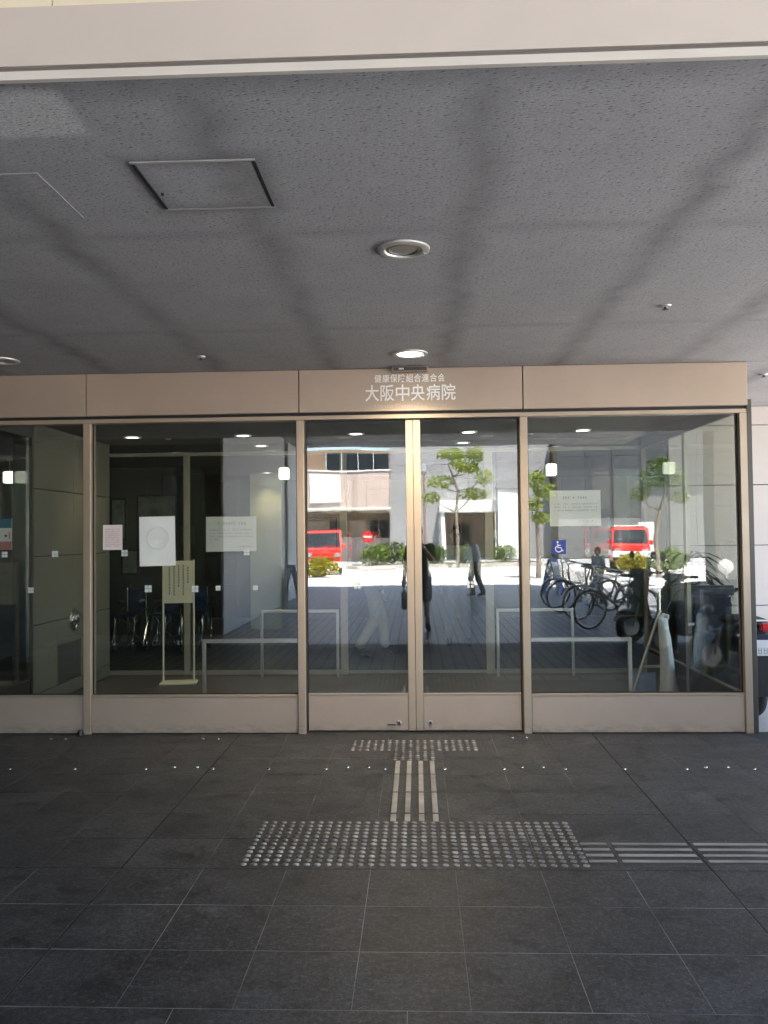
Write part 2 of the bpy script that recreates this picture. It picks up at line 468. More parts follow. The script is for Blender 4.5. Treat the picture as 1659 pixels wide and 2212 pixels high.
# ------------------------------------------------------------------ mesh building
class MB:
    def __init__(s):
        s.v = []
        s.f = []

    def add(s, vs, fs):
        o = len(s.v)
        s.v += [tuple(a) for a in vs]
        s.f += [tuple(i + o for i in f) for f in fs]
        return s

    def box(s, x0, x1, y0, y1, z0, z1):
        vs = [(x0, y0, z0), (x1, y0, z0), (x1, y1, z0), (x0, y1, z0), (x0, y0, z1), (x1, y0, z1), (x1, y1, z1), (x0, y1, z1)]
        return s.add(vs, [(0, 3, 2, 1), (4, 5, 6, 7), (0, 1, 5, 4), (1, 2, 6, 5), (2, 3, 7, 6), (3, 0, 4, 7)])

    def cbox(s, c, d):
        return s.box(c[0] - d[0] / 2, c[0] + d[0] / 2, c[1] - d[1] / 2, c[1] + d[1] / 2, c[2] - d[2] / 2, c[2] + d[2] / 2)

    def tube(s, pts, r, n=8, closed=False, cap=True):
        pts = [Vector(p) for p in pts]
        k = len(pts)
        rs = r if isinstance(r, (list, tuple)) else [r] * k
        ref = None
        rings = []
        for i, p in enumerate(pts):
            a = pts[(i - 1) % k] if (closed or i > 0) else p
            b = pts[(i + 1) % k] if (closed or i < k - 1) else p
            t = (b - a)
            t = t.normalized() if t.length > 1e-9 else Vector((0, 0, 1))
            if ref is None:
                ref = Vector((0, 0, 1)) if abs(t.z) < 0.9 else Vector((1, 0, 0))
            u = ref - t * ref.dot(t)
            if u.length < 1e-6:
                u = t.orthogonal()
            u.normalize()
            w = t.cross(u)
            ref = u
            rings.append([p + (u * math.cos(2 * math.pi * j / n) + w * math.sin(2 * math.pi * j / n)) * rs[i] for j in range(n)])
        vs = [q for g_ in rings for q in g_]
        fs = []
        for i in range(k if closed else k - 1):
            a, b = i * n, ((i + 1) % k) * n
            for j in range(n):
                fs.append((a + j, a + (j + 1) % n, b + (j + 1) % n, b + j))
        if cap and not closed:
            fs.append(tuple(range(n - 1, -1, -1)))
            fs.append(tuple((k - 1) * n + j for j in range(n)))
        return s.add(vs, fs)

    def torus(s, c, R_, r, axis='x', n=28, m_=8):
        pts = []
        for i in range(n):
            a = 2 * math.pi * i / n
            x, y = R_ * math.cos(a), R_ * math.sin(a)
            pts.append({'x': (c[0], c[1] + x, c[2] + y), 'y': (c[0] + x, c[1], c[2] + y), 'z': (c[0] + x, c[1] + y, c[2])}[axis])
        return s.tube(pts, r, m_, True)

    def lathe(s, prof, c=(0, 0, 0), n=16, axis='z', close=True):
        vs = []
        for (r, h) in prof:
            for j in range(n):
                a = 2 * math.pi * j / n
                x, y = r * math.cos(a), r * math.sin(a)
                vs.append({'z': (c[0] + x, c[1] + y, c[2] + h), 'y': (c[0] + x, c[1] + h, c[2] + y), 'x': (c[0] + h, c[1] + x, c[2] + y)}[axis])
        fs = []
        for i in range(len(prof) - 1):
            for j in range(n):
                fs.append((i * n + j, i * n + (j + 1) % n, (i + 1) * n + (j + 1) % n, (i + 1) * n + j))
        if close:
            fs.append(tuple(range(n - 1, -1, -1)))
            fs.append(tuple((len(prof) - 1) * n + j for j in range(n)))
        return s.add(vs, fs)

    def ell(s, c, r, n=14, m_=9):
        vs = [(c[0], c[1], c[2] - r[2])]
        for i in range(1, m_):
            a = -math.pi / 2 + math.pi * i / m_
            for j in range(n):
                b = 2 * math.pi * j / n
                vs.append((c[0] + r[0] * math.cos(a) * math.cos(b), c[1] + r[1] * math.cos(a) * math.sin(b), c[2] + r[2] * math.sin(a)))
        vs.append((c[0], c[1], c[2] + r[2]))
        fs = [(0, 1 + (j + 1) % n, 1 + j) for j in range(n)]
        for i in range(m_ - 2):
            for j in range(n):
                a, b = 1 + i * n, 1 + (i + 1) * n
                fs.append((a + j, a + (j + 1) % n, b + (j + 1) % n, b + j))
        L = len(vs) - 1
        a = 1 + (m_ - 2) * n
        fs += [(a + j, a + (j + 1) % n, L) for j in range(n)]
        return s.add(vs, fs)

    def limb(s, pts, rs):
        pts = [Vector(p) for p in pts]
        s.tube(pts, list(rs), 12)
        for p, r in zip(pts, rs):
            s.ell(p, (r, r, r), 12, 8)
        return s

    def prism(s, outline, a0, a1, axis='x'):
        k = len(outline)

        def P_(u, v_, a):
            return {'x': (a, u, v_), 'y': (u, a, v_), 'z': (u, v_, a)}[axis]
        vs = [P_(u, v_, a0) for u, v_ in outline] + [P_(u, v_, a1) for u, v_ in outline]
        fs = [tuple(range(k - 1, -1, -1)), tuple(range(k, 2 * k))]
        for i in range(k):
            j = (i + 1) % k
            fs.append((i, j, k + j, k + i))
        return s.add(vs, fs)

    def mesh(s, name, mt, smooth=False, bevel=0.0, seg=1):
        me = bpy.data.meshes.new(name)
        me.from_pydata(s.v, [], s.f)
        bm = bmesh.new()
        bm.from_mesh(me)
        bmesh.ops.recalc_face_normals(bm, faces=bm.faces)
        if bevel:
            bmesh.ops.bevel(bm, geom=bm.edges[:], offset=bevel, segments=seg, affect='EDGES', clamp_overlap=True)
        bm.to_mesh(me)
        bm.free()
        me.materials.append(M[mt] if isinstance(mt, str) else mt)
        if smooth:
            me.polygons.foreach_set('use_smooth', [True] * len(me.polygons))
            try:
                me.set_sharp_from_angle(angle=R(42))
            except Exception:
                pass
        return me

    def build(s, name, mt, parent=None, smooth=False, bevel=0.0, seg=1):
        o = bpy.data.objects.new(name, s.mesh(name, mt, smooth, bevel, seg))
        COL.objects.link(o)
        o.parent = parent
        return o


def link(name, me, parent=None, loc=(0, 0, 0), rot=(0, 0, 0)):
    o = bpy.data.objects.new(name, me)
    COL.objects.link(o)
    o.parent = parent
    o.location = loc
    o.rotation_euler = rot
    return o


def tag(o, label, cat, group=None):
    o['label'] = label
    o['category'] = cat
    if group:
        o['group'] = group
    return o


def thing(name, label, cat, loc=(0, 0, 0), rz=0, group=None):
    o = bpy.data.objects.new(name, None)
    o.empty_display_size = 0.1
    COL.objects.link(o)
    o.location = loc
    o.rotation_euler = (0, 0, rz)
    return tag(o, label, cat, group)


def struct(o):
    o['kind'] = 'structure'
    return o


def root_struct(name, loc=(0, 0, 0)):
    o = bpy.data.objects.new(name, None)
    COL.objects.link(o)
    o.location = loc
    return struct(o)


def copy_tree(o, parent=None):
    c = o.copy()
    COL.objects.link(c)
    c.parent = parent
    for ch in [x for x in COL.objects if x.parent == o]:
        copy_tree(ch, c)
    return c


def text_mesh(txt, size, extrude=0.0, bold=0.012):
    cu = bpy.data.curves.new('lettering', 'FONT')
    cu.body = txt
    cu.size = size
    cu.extrude = extrude
    cu.align_x = 'CENTER'
    cu.resolution_u = 3
    cu.offset = bold
    o = bpy.data.objects.new('lettering', cu)
    COL.objects.link(o)
    dg = bpy.context.evaluated_depsgraph_get()
    me = bpy.data.meshes.new_from_object(o.evaluated_get(dg))
    bpy.data.objects.remove(o)
    return me


def fit_text(name, txt, x0, x1, z0, z1, y, mt, parent, extrude=0.002):
    """lettering standing on a wall that faces -y, fitted into x0..x1, z0..z1"""
    me = text_mesh(txt, 1.0, 0.0)
    xs = [v.co.x for v in me.vertices]
    ys = [v.co.y for v in me.vertices]
    sx = (x1 - x0) / (max(xs) - min(xs))
    sz = (z1 - z0) / (max(ys) - min(ys))
    mx_, my_ = min(xs), min(ys)
    vs = [(x0 + (v.co.x - mx_) * sx, y, z0 + (v.co.y - my_) * sz) for v in me.vertices]
    fs = [tuple(p_.vertices) for p_ in me.polygons]
    bm = bmesh.new()
    bv = [bm.verts.new(v) for v in vs]
    for f in fs:
        try:
            bm.faces.new([bv[i] for i in f])
        except ValueError:
            pass
    ex = bmesh.ops.extrude_face_region(bm, geom=bm.faces[:])
    for g_ in ex['geom']:
        if isinstance(g_, bmesh.types.BMVert):
            g_.co.y -= extrude
    bmesh.ops.recalc_face_normals(bm, faces=bm.faces)
    m2 = bpy.data.meshes.new(name)
    bm.to_mesh(m2)
    bm.free()
    m2.materials.append(M[mt])
    return link(name, m2, parent)


# ================================================================== SETTING
ZC = 2.962          # soffit
ZM = 3.96            # ceiling of the open ground floor
XR = 5.5            # right edge of the roof
# ground sheets -----------------------------------------------------
g = MB().box(-160, 160, -170, 60, -0.25, -0.06).build('ground', 'asphalt')
struct(g)
g = MB().box(-30, 30, -33.2, -17.9, -0.059, -0.004).build('plaza', 'bright_paving')
struct(g)
g = MB().box(-30, 30, -17.9, -5.475, -0.059, -0.002).build('covered_pavement', 'strip_paving')
struct(g)
g = MB().box(7.62, 30, -5.475, 6, -0.059, -0.003).build('side_pavement', 'bright_paving')
struct(g)
# granite entrance floor -------------------------------------------
floor = struct(MB().box(-5.65, 7.62, -5.475, 0.06, -0.059, -0.0022).build('entrance_floor', 'grout'))
MB().box(-5.64, 7.61, -5.474, -2.71, -0.0023, -0.0009).build('pale_grout', 'grout_pale', floor)
XJ = [-1.455 + 0.4047 * k for k in range(-10, 23)]
YJ = [0.33, 0.055] + [0.055 - 0.394 * k for k in range(1, 11)]
YJ = [y for y in YJ if y > -3.92]
tile_cache = {}


def tile(x0, x1, y0, y1, gx0=0.001, gx1=0.001):
    if y1 < -2.6:
        gx0, gx1 = max(gx0, .0013), max(gx1, .0013)
    w, d = x1 - x0 - gx0 - gx1, y1 - y0 - (0.0050 if y1 < -2.6 else 0.002)
    k = (round(w, 3), round(d, 3))
    if k not in tile_cache:
        tile_cache[k] = MB().box(-w / 2, w / 2, -d / 2, d / 2, -0.011, 0.0).mesh('granite_tile', 'granite', bevel=0.0008)
    o = link('granite_tile', tile_cache[k], floor, ((x0 + gx0 + x1 - gx1) / 2, (y0 + y1) / 2, random.uniform(-0.0006, 0.0004)))
    return o


for j in range(len(YJ) - 1):
    y1, y0 = YJ[j], YJ[j + 1]
    for i in range(len(XJ) - 1):
        ga = 0.005 if abs(XJ[i] + 1.455) < .01 or abs(XJ[i] - 1.378) < .01 or abs(XJ[i] - 4.21) < .01 else 0.001
        gb = 0.005 if abs(XJ[i + 1] + 1.455) < .01 or abs(XJ[i + 1] - 1.378) < .01 or abs(XJ[i + 1] - 4.21) < .01 else 0.001
        if XJ[i] > 7.0 or (j == 0 and XJ[i] > 2.5):
            continue
        tile(XJ[i], XJ[i + 1], y0, y1, ga, gb)
for j in range(4):
    y1 = YJ[-1] - 0.394 * j
    y0 = max(y1 - 0.394, -5.47)
    for i in range(-6, 9):
        xa = -0.051 + 0.797 * i + (0.4 if j % 2 else 0)
        if xa > -5.6 and xa + 0.797 < 7.6:
            tile(xa, xa + 0.797, y0, y1)
for xj in (-1.455, 1.378, 4.211):
    MB().box(xj - 0.004, xj + 0.004, -3.88, 0.0, -0.0118, -0.0005).build('joint_filler', 'joint_rubber', floor)
MB().box(-5.6, 7.6, -2.7065, -2.6995, -0.0118, -0.0016).build('joint_filler', 'joint_rubber', floor)

# interior floors
struct(MB().box(-7.5, 2.60, 0.334, 2.95, -0.059, -0.006).build('vestibule_floor', 'vest_floor'))
struct(MB().box(-7.5, 8, 2.954, 11, -0.059, -0.008).build('lobby_floor', 'lobby_floor'))
struct(MB().box(2.60, 7.62, 0.062, 2.40, -0.059, -0.002).build('passage_floor', 'wall_side'))
struct(MB().box(-7.5, 2.598, 0.062, 0.333, -0.059, -0.0024).build('sill_bed', 'grout'))

# soffit over the entrance, with its access hatch and patch ----------
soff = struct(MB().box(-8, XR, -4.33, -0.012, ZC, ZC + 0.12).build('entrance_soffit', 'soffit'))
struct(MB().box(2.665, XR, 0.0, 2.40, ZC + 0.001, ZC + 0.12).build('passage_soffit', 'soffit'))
hx0, hx1, hy0, hy1 = -1.02, -0.572, -3.795, -3.364
ht = thing('ceiling_hatch', 'square grey access hatch with a dark seam set in the porch soffit', 'hatch', (0, 0, 0))
MB().box(hx0 + 0.012, hx1 - 0.012, hy0 + 0.012, hy1 - 0.012, ZC - 0.004, ZC - 0.0005).build('hatch_panel', 'soffit', ht)
for (a, b, c, d_) in ((hx0 - .004, hx1 + .004, hy0 - .004, hy0 + .007), (hx0 - .004, hx1 + .004, hy1 - .007, hy1 + .004)):
    MB().box(a, b, c, d_, ZC - 0.005, ZC - 0.0004).build('hatch_frame', 'hatch_trim', ht)
for (a, b, c, d_) in ((hx0 - .004, hx0 + .009, hy0 + .007, hy1 - .007), (hx1 - .009, hx1 + .004, hy0 + .007, hy1 - .007)):
    MB().box(a, b, c, d_, ZC - 0.005, ZC - 0.0004).build('hatch_frame', 'black', ht)
MB().lathe([(0.006, -0.009), (0.006, 0)], (-0.985, -3.53, ZC - 0.004), 10).build('latch', 'black', ht)
h2 = thing('ceiling_hatch', 'overpainted access hatch with a thin pale seam near the left fascia', 'hatch')
MB().box(-1.85, -1.394, -3.735, -3.729, ZC - 0.004, ZC - 0.0004).build('hatch_frame', 'hatch_trim', h2)
MB().box(-1.397, -1.394, -3.728, -3.30, ZC - 0.003, ZC - 0.0004).build('hatch_frame', 'hatch_dim', h2)
MB().box(-1.85, -1.398, -3.728, -3.30, ZC - 0.002, ZC - 0.0004).build('hatch_panel', 'soffit', h2)

# fascia beam closing the soffit -------------------------------------
fb = root_struct('fascia_beam')
MB().box(-8, XR, -4.35, -4.332, ZC - 0.002, 2.986).build('lower_strip', 'fascia_strip', fb)
MB().box(-8, XR, -4.342, -4.332, 2.986, 3.0).build('groove', 'fascia_groove', fb)
MB().box(-8, XR, -4.352, -4.332, 3.0, 3.178).build('fascia_panel', 'fascia', fb)
up = root_struct('upper_wall')
for i in range(-7, 7):
    x0 = -1.068 + 1.05 * i
    MB().box(x0 + 0.002, x0 + 1.048, -4.335, -4.30, 3.18, ZM - 0.01).build('wall_panel', 'upper_panel', up, bevel=0.002)

# open ground floor: main ceiling / slab, left wall block ------------
struct(MB().box(-16, XR, -15.2, -4.30, ZM, 10.9).build('overhanging_storey', 'ceil_main'))
struct(MB().box(-16, XR, -4.295, 12, 3.09, 10.9).build('storey_above_entrance', 'ceil_main'))
lw_ = root_struct('left_wall_block')
for i in range(5):
    for k in range(6):
        y1 = -6.78 - 1.26 * i
        MB().box(-3.24, -3.20, y1 - 1.256, y1, 0.66 * k + 0.003, 0.66 * k + 0.657).build('wall_panel', 'wall_pale', lw_, bevel=0.002)  # sky-lit side: its daylight is put into the paler panel colour
for i in range(3):
    for k in range(6):
        MB().box(-3.24 - 1.0 * (i + 1), -3.244 - 1.0 * i, -6.80, -6.76, 0.66 * k + 0.003, 0.66 * k + 0.657).build('wall_panel', 'wall_dark', lw_, bevel=0.002)  # unlit face of the same block: its shade is put into the darker panel colour
MB().box(-6.3, -3.245, -13.07, -6.805, 0, ZM - 0.002).build('core', 'joint_rubber', lw_)
cl = thing('concrete_column', 'pale square column beyond the left wall, mirrored in the glass', 'column', (-3.6, -14.4, 0))
for k in range(6):
    MB().box(-0.45, 0.40, -0.75, 0.75, 0.66 * k + 0.003, 0.66 * k + 0.657).build('column_panel', 'wall_pale', cl, bevel=0.004)
struct(MB().box(-5.8, -5.65, -6.75, 0.0, 0, ZC - 0.002).build('left_porch_wall', 'wall_dark'))
struct(MB().box(-16, -6.31, -13.5, -13.0, 0, ZM - 0.002).build('left_back_wall', 'wall_dark'))

cl2 = thing('brown_pillar', 'dark brown gate pillar mirrored at the right corner of the glass', 'pillar', (6.05, -9.7, 0))
for k in range(4):
    MB().box(-.30, .30, -.3, .3, 1.05 * k + .003, 1.05 * k + 1.047).build('pillar_panel', 'pillar', cl2, bevel=.005)

# right passage wall behind the vestibule ----------------------------
pw_ = root_struct('passage_wall')
MB().box(2.75, 7.4, 2.445, 2.55, 0, ZC).build('wall_core', 'joint_rubber', pw_)
zr = [0.0, 0.152, 0.802, 1.452, 2.106, 2.756, ZC]
for k in range(6):
    for (a, b) in ((2.75, 3.49), (3.49, 4.79), (4.79, 6.09), (6.09, 7.4)):
        MB().box(a + 0.003, b - 0.003, 2.40, 2.444, zr[k] + 0.005, zr[k + 1] - 0.003).build('wall_panel', 'wall_side', pw_, bevel=0.002)

# left vestibule wall (panels) ---------------------------------------
vw = root_struct('vestibule_side_wall')
MB().box(-3.80, -3.645, 0.93, 2.86, 0, 2.70).build('wall_core', 'joint_rubber', vw)
zl = [0.0, 0.14, 0.788, 1.435, 2.081, 2.70]
for k in range(5):
    for (a, b) in ((0.93, 1.84), (1.84, 2.86)) if k != 1 else ((0.93, 1.455), (2.03, 2.86)):
        MB().box(-3.645, -3.60, a + 0.002, b - 0.002, zl[k] + 0.004, zl[k + 1] - 0.004).build('wall_panel', 'wall_green', vw, bevel=0.002)
MB().box(-3.645, -3.60, 1.457, 2.028, 0.535, 0.784).build('wall_panel', 'wall_green', vw, bevel=0.002)
MB().box(-3.645, -3.615, 1.457, 2.028, 0.144, 0.531).build('service_panel', 'wall_dark', vw, bevel=0.002)
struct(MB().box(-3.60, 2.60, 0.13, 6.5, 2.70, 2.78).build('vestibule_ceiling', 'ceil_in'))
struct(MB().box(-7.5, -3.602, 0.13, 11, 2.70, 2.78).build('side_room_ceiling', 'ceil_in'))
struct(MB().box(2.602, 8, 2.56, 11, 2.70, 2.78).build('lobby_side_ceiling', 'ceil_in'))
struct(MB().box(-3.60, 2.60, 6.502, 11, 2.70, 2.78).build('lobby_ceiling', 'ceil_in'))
lb = root_struct('lobby_wall')
for i in range(12):
    for k in range(4):
        MB().box(-7.4 + 1.28 * i, -7.4 + 1.28 * i + 1.274, 9.6, 9.64, 0.675 * k, 0.675 * k + 0.669).build('wall_panel', 'lobby_wall', lb)
MB().box(-7.4, 8, 9.645, 9.8, 0, 2.7).build('wall_core', 'lobby_wall', lb)
struct(MB().box(-7.6, -7.5, 0.13, 11, 0, 2.70).build('lobby_left_wall', 'lobby_wall'))
struct(MB().box(8.0, 8.1, 2.56, 11, 0, 2.70).build('lobby_right_wall', 'lobby_wall'))
struct(MB().box(-7.4, -3.35, 6.05, 6.25, 0, 2.70).build('lobby_partition', 'wall_dark'))
struct(MB().box(-2.9, -2.35, 7.6, 8.15, 0, 2.70).build('lobby_pillar', 'cream'))

# ================================================================== FACADE
fa = thing('glass_entrance_front', 'champagne metal and glass entrance front with lettered header band', 'shopfront')
XH = [-5.6, -4.50, -2.72, -0.953, 0.87, 2.657]
for i in range(5):
    MB().box(XH[i] + 0.004, XH[i + 1] - (0.004 if i < 4 else 0), -0.008, 0.06, 2.612, ZC - 0.001).build('header_panel', 'champagne', fa, bevel=0.003)
MB().box(-5.6, 2.655, 0.02, 0.10, 2.587, ZC - 0.002).build('header_backing', 'gasket', fa)
MB().box(-5.6, 2.648, 0.0, 0.10, 2.553, 2.586).build('head_rail', 'frame', fa, bevel=0.002)
for (a, b) in ((-4.53, -4.47), (-2.745, -2.684), (-0.976, -0.915), (0.842, 0.903), (2.591, 2.649)):
    MB().box(a, b, -0.004, 0.11, 0.0, 2.552).build('post', 'frame', fa, bevel=0.003)
MB().box(2.650, 2.690, 0.0, 0.16, 0.0, 2.66).build('corner_return', 'frame_dark', fa, bevel=0.002)
KP = ((-5.6, -4.532), (-4.468, -2.747), (-2.682, -0.978), (0.905, 2.589))
for (a, b) in KP:
    MB().box(a, b, 0.010, 0.09, 0.008, 0.300).build('kick_panel', 'champagne', fa, bevel=0.004)
    MB().box(a, b, 0.006, 0.09, 0.3005, 0.316).build('sill_rail', 'frame', fa, bevel=0.002)
    MB().box(a, b, 0.05, 0.062, 0.3165, 2.5525).build('window_pane', 'glass', fa)
    for (c, d_) in ((a, a + 0.008), (b - 0.008, b)):
        MB().box(c, d_, 0.040, 0.049, 0.317, 2.552).build('gasket', 'gasket', fa)
    MB().box(a + .009, b - .009, 0.040, 0.049, 0.317, 0.324).build('gasket', 'gasket', fa)
MB().box(-5.6, 2.59, 0.03, 0.10, -0.005, 0.0075).build('threshold', 'frame_dark', fa)
# lettering on the middle header panel
for txt, xa, xb, za, zb in (('健康保険組合連合会', -0.334, 0.246, 2.846, 2.912), ('大阪中央病院', -0.414, 0.334, 2.694, 2.828)):
    pit_ = (xb - xa) / len(txt)
    for i, ch in enumerate(txt):
        fit_text('letter', ch, xa + pit_ * (i + .05), xa + pit_ * (i + .95), za, zb, -0.008, 'letter', fa, 0.001)
fit_text('lettering', 'Osaka Central Hospital', -0.334, 0.25, 2.628, 2.672, -0.008, 'letter_faint', fa, 0.001)['kind'] = 'stuff'

# sliding door leaves
for side, lab in ((-1, 'left sliding glass door leaf with champagne kick panel'), (1, 'right sliding glass door leaf with champagne kick panel')):
    dr = thing('sliding_door', lab, 'door', (0, 0, 0), 0, 'front sliding door pair')
    if side < 0:
        x0, x1, st0, st1, g0, g1 = -0.906, -0.0255, -0.084, -0.0255, -0.898, -0.085
    else:
        x0, x1, st0, st1, g0, g1 = -0.0225, 0.832, -0.0225, 0.036, 0.037, 0.826
    MB().box(st0, st1, 0.024, 0.075, 0.022, 2.545).build('stile', 'frame', dr, bevel=0.003)
    e0, e1 = (x0, g0) if side < 0 else (g1, x1)
    MB().box(e0, e1, 0.03, 0.07, 0.022, 2.545).build('edge_stile', 'gasket', dr)
    MB().box(g0, g1, 0.030, 0.07, 0.022, 0.308).build('kick_panel', 'champagne', dr, bevel=0.004)
    MB().box(g0, g1, 0.028, 0.07, 0.309, 0.318).build('glazing_rail', 'frame', dr)
    MB().box(g0, g1, 0.028, 0.07, 2.538, 2.547).build('top_rail', 'gasket', dr)
    MB().box(g0, g1, 0.045, 0.057, 0.3185, 2.5375).build('glass_pane', 'glass', dr)
    lx = -0.162 if side < 0 else 0.091
    lk = MB().lathe([(0.020, 0.0), (0.020, -0.004), (0.014, -0.006), (0.013, -0.004)], (lx, 0.030, 0.084), 16, 'y').build('lock_plate', 'steel', dr, smooth=True)
    MB().lathe([(0.011, 0.0), (0.011, -0.0075)], (lx, 0.030, 0.084), 12, 'y').build('lock_cylinder', 'frame_dark', lk)
    cx = g0 + 0.46 if side < 0 else g0 + 0.445
    for (a, b) in ((0, 0), (1, 0), (0, 1), (1, 1)):
        MB().cbox((cx - 0.068 + 0.03 * a - 0.0, 0.0435, 1.18 + 0.03 * b), (0.022, 0.002, 0.022)).build('sticker', 'grid_ink', dr)
MB().box(-0.255, -0.19, 0.018, 0.0295, 0.066, 0.072).build('handle_slot', 'gasket', fa)
# motion-sensor cover over the doors
sn = thing('door_sensor', 'small brown sensor box under the soffit above the lettering', 'sensor', (-0.04, -0.05, 2.92))
MB().box(-0.147, 0.147, -0.04, 0.038, -0.001, 0.040).build('housing', 'tan', sn, bevel=0.004)
MB().box(-0.147 + .012, 0.147 - .012, -0.0425, -0.0405, 0.006, 0.034).build('window', 'frame_dark', sn)
MB().box(-0.09, -0.05, -0.0445, -0.043, 0.014, 0.026).build('lens', 'white', sn)

# stickers: four little squares on each pane
for (cx, cz, sz) in ((-3.003, 1.477, .024), (-3.208, 1.178, .022), (-2.419, 1.479, .024), (-2.221, 1.183, .026), (-1.83, 1.178, .024), (-1.40, 1.474, .022),
                     (-1.64, 1.183, .018), (-1.33, 1.183, .018), (-3.43, 1.477, .022)):
    for (a, b) in ((-1, -1), (1, -1), (-1, 1), (1, 1)):
        MB().cbox((cx + a * sz * .57, 0.0485, cz + b * sz * .57), (sz, 0.002, sz)).build('sticker', 'grid_ink', fa)

# post foot with a dark stop
MB().lathe([(0.022, 0), (0.022, 0.03), (0.012, 0.045)], (-2.76, -0.03, 0.0), 12).build('door_stop', 'black', fa, smooth=True)

# right side glazing of the vestibule
sg = thing('side_glazing', 'glass side wall of the vestibule with slim double mullions', 'glazing')
for y in (1.40, 2.86):
    MB().box(2.585, 2.625, y - 0.032, y - 0.006, 0.0, 2.56).build('mullion', 'frame_in', sg, bevel=0.002)
    MB().box(2.585, 2.625, y + 0.006, y + 0.032, 0.0, 2.56).build('mullion', 'frame_in', sg, bevel=0.002)
MB().box(2.588, 2.62, 0.165, 1.367, 0.296, 0.31).build('sill_rail', 'frame_in', sg)
MB().box(2.588, 2.62, 1.433, 2.827, 0.296, 0.31).build('sill_rail', 'frame_in', sg)
MB().box(2.592, 2.616, 0.165, 1.367, 0.0, 0.295).build('kick_panel', 'frame_dark', sg)
MB().box(2.592, 2.616, 1.433, 2.827, 0.0, 0.295).build('kick_panel', 'frame_dark', sg)
MB().box(2.588, 2.62, 0.165, 2.9, 2.561, 2.60).build('head_rail', 'frame_dark', sg)
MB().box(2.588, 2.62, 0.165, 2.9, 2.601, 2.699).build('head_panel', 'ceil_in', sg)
MB().box(2.600, 2.610, 0.165, 1.366, 0.311, 2.56).build('glass_pane', 'glass_in', sg)
MB().box(2.600, 2.610, 1.434, 2.826, 0.311, 2.56).build('glass_pane', 'glass_in', sg)

# left side glazing
lg = thing('side_glazing', 'short glass return with a slim bright post at the left panel wall', 'glazing')
MB().box(-3.64, -3.615, 0.865, 0.89, 0.12, 2.55).build('mullion', 'chrome', lg)
MB().box(-3.64, -3.60, 0.895, 0.925, 0.0, 2.70).build('mullion', 'frame_dark', lg)
MB().box(-3.632, -3.622, 0.13, 0.864, 0.30, 2.55).build('glass_pane', 'glass_in', lg)
MB().box(-3.64, -3.60, 0.13, 0.864, 0.0, 0.298).build('kick_panel', 'frame_dark', lg)
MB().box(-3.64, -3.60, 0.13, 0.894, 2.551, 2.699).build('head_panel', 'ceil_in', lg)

# inner glazing with doors
ig = thing('inner_glass_front', 'inner glazed screen with pale frames at the back of the vestibule', 'glazing')
for (a, b) in ((-3.70, -3.645), (-2.73, -2.665), (-0.895, -0.815), (0.787, 0.880)):
    MB().box(a, b, 2.88, 2.95, 0.0, 2.56).build('post', 'frame_in', ig, bevel=0.002)
MB().box(-3.70, 2.58, 2.88, 2.95, 2.561, 2.600).build('head_rail', 'frame_in', ig, bevel=0.002)
MB().box(-3.70, 2.58, 2.915, 2.925, 2.601, 2.699).build('transom_pane', 'glass_in', ig)
for (a, b) in ((-3.644, -2.731), (-2.664, -0.896), (0.881, 2.58)):
    MB().box(a, b, 2.89, 2.94, 0.0, 0.05).build('sill_rail', 'frame_in', ig)
    MB().box(a, b, 2.91, 2.92, 0.051, 2.56).build('glass_pane', 'glass_in', ig)
for lab, a, b in (('left inner sliding glass door behind the vestibule', -0.813, -0.015), ('right inner sliding glass door behind the vestibule', -0.012, 0.786)):
    d2 = thing('inner_sliding_door', lab, 'door', (0, 0, 0), 0, 'inner sliding door pair')
    MB().box(a, b, 2.935, 2.943, 0.04, 2.55).build('glass_pane', 'glass_in', d2)
    MB().box(a, b, 2.925, 2.953, 0.004, 0.038).build('bottom_rail', 'frame_in', d2)

# ================================================================== POSTERS ON THE GLASS
PY = 0.078


def poster(label, x0, x1, z0, z1, mt='paper', tilt=0.0, py=PY):
    cx, cz = (x0 + x1) / 2, (z0 + z1) / 2
    o = thing('poster', label, 'poster', (cx, py, z0))
    o.rotation_euler = (0, tilt, 0)
    w, h = x1 - x0, z1 - z0
    n_ = 8
    vs, fs = [], []
    for i in range(n_ + 1):
        for j in range(n_ + 1):
            u, v_ = i / n_, j / n_
            vs.append(((u - .5) * w, -0.0035 * (math.sin(u * 5 + 1) * (1 - v_) + abs(u - .5) * (1 - v_)), v_ * h))
    for i in range(n_):
        for j in range(n_):
            a = i * (n_ + 1) + j
            fs.append((a, a + n_ + 1, a + n_ + 2, a + 1))
    k = len(vs)
    vs += [(a, b + 0.0012, c) for a, b, c in vs]
    fs += [tuple(k + q for q in reversed(f)) for f in fs]
    MB().add(vs, fs).build('sheet', mt, o)
    return o, w, h


def textline(mb, x0, x1, z, hgt, gl, dens=0.85):
    """a run of tiny print strokes (too small to read in the picture)"""
    x = x0
    while x < x1:
        if random.random() < dens:
            w = gl * random.uniform(0.55, 0.8)
            for s_ in range(3):
                hh = hgt * (s_ - 1) * 0.38
                mb.box(x, x + w * random.uniform(.6, 1), -0.0105, -0.0095, z + hh - hgt * .09, z + hh + hgt * .09)
            mb.box(x + w * .4, x + w * .55, -0.0105, -0.0095, z - hgt * .48, z + hgt * .48)
        x += gl


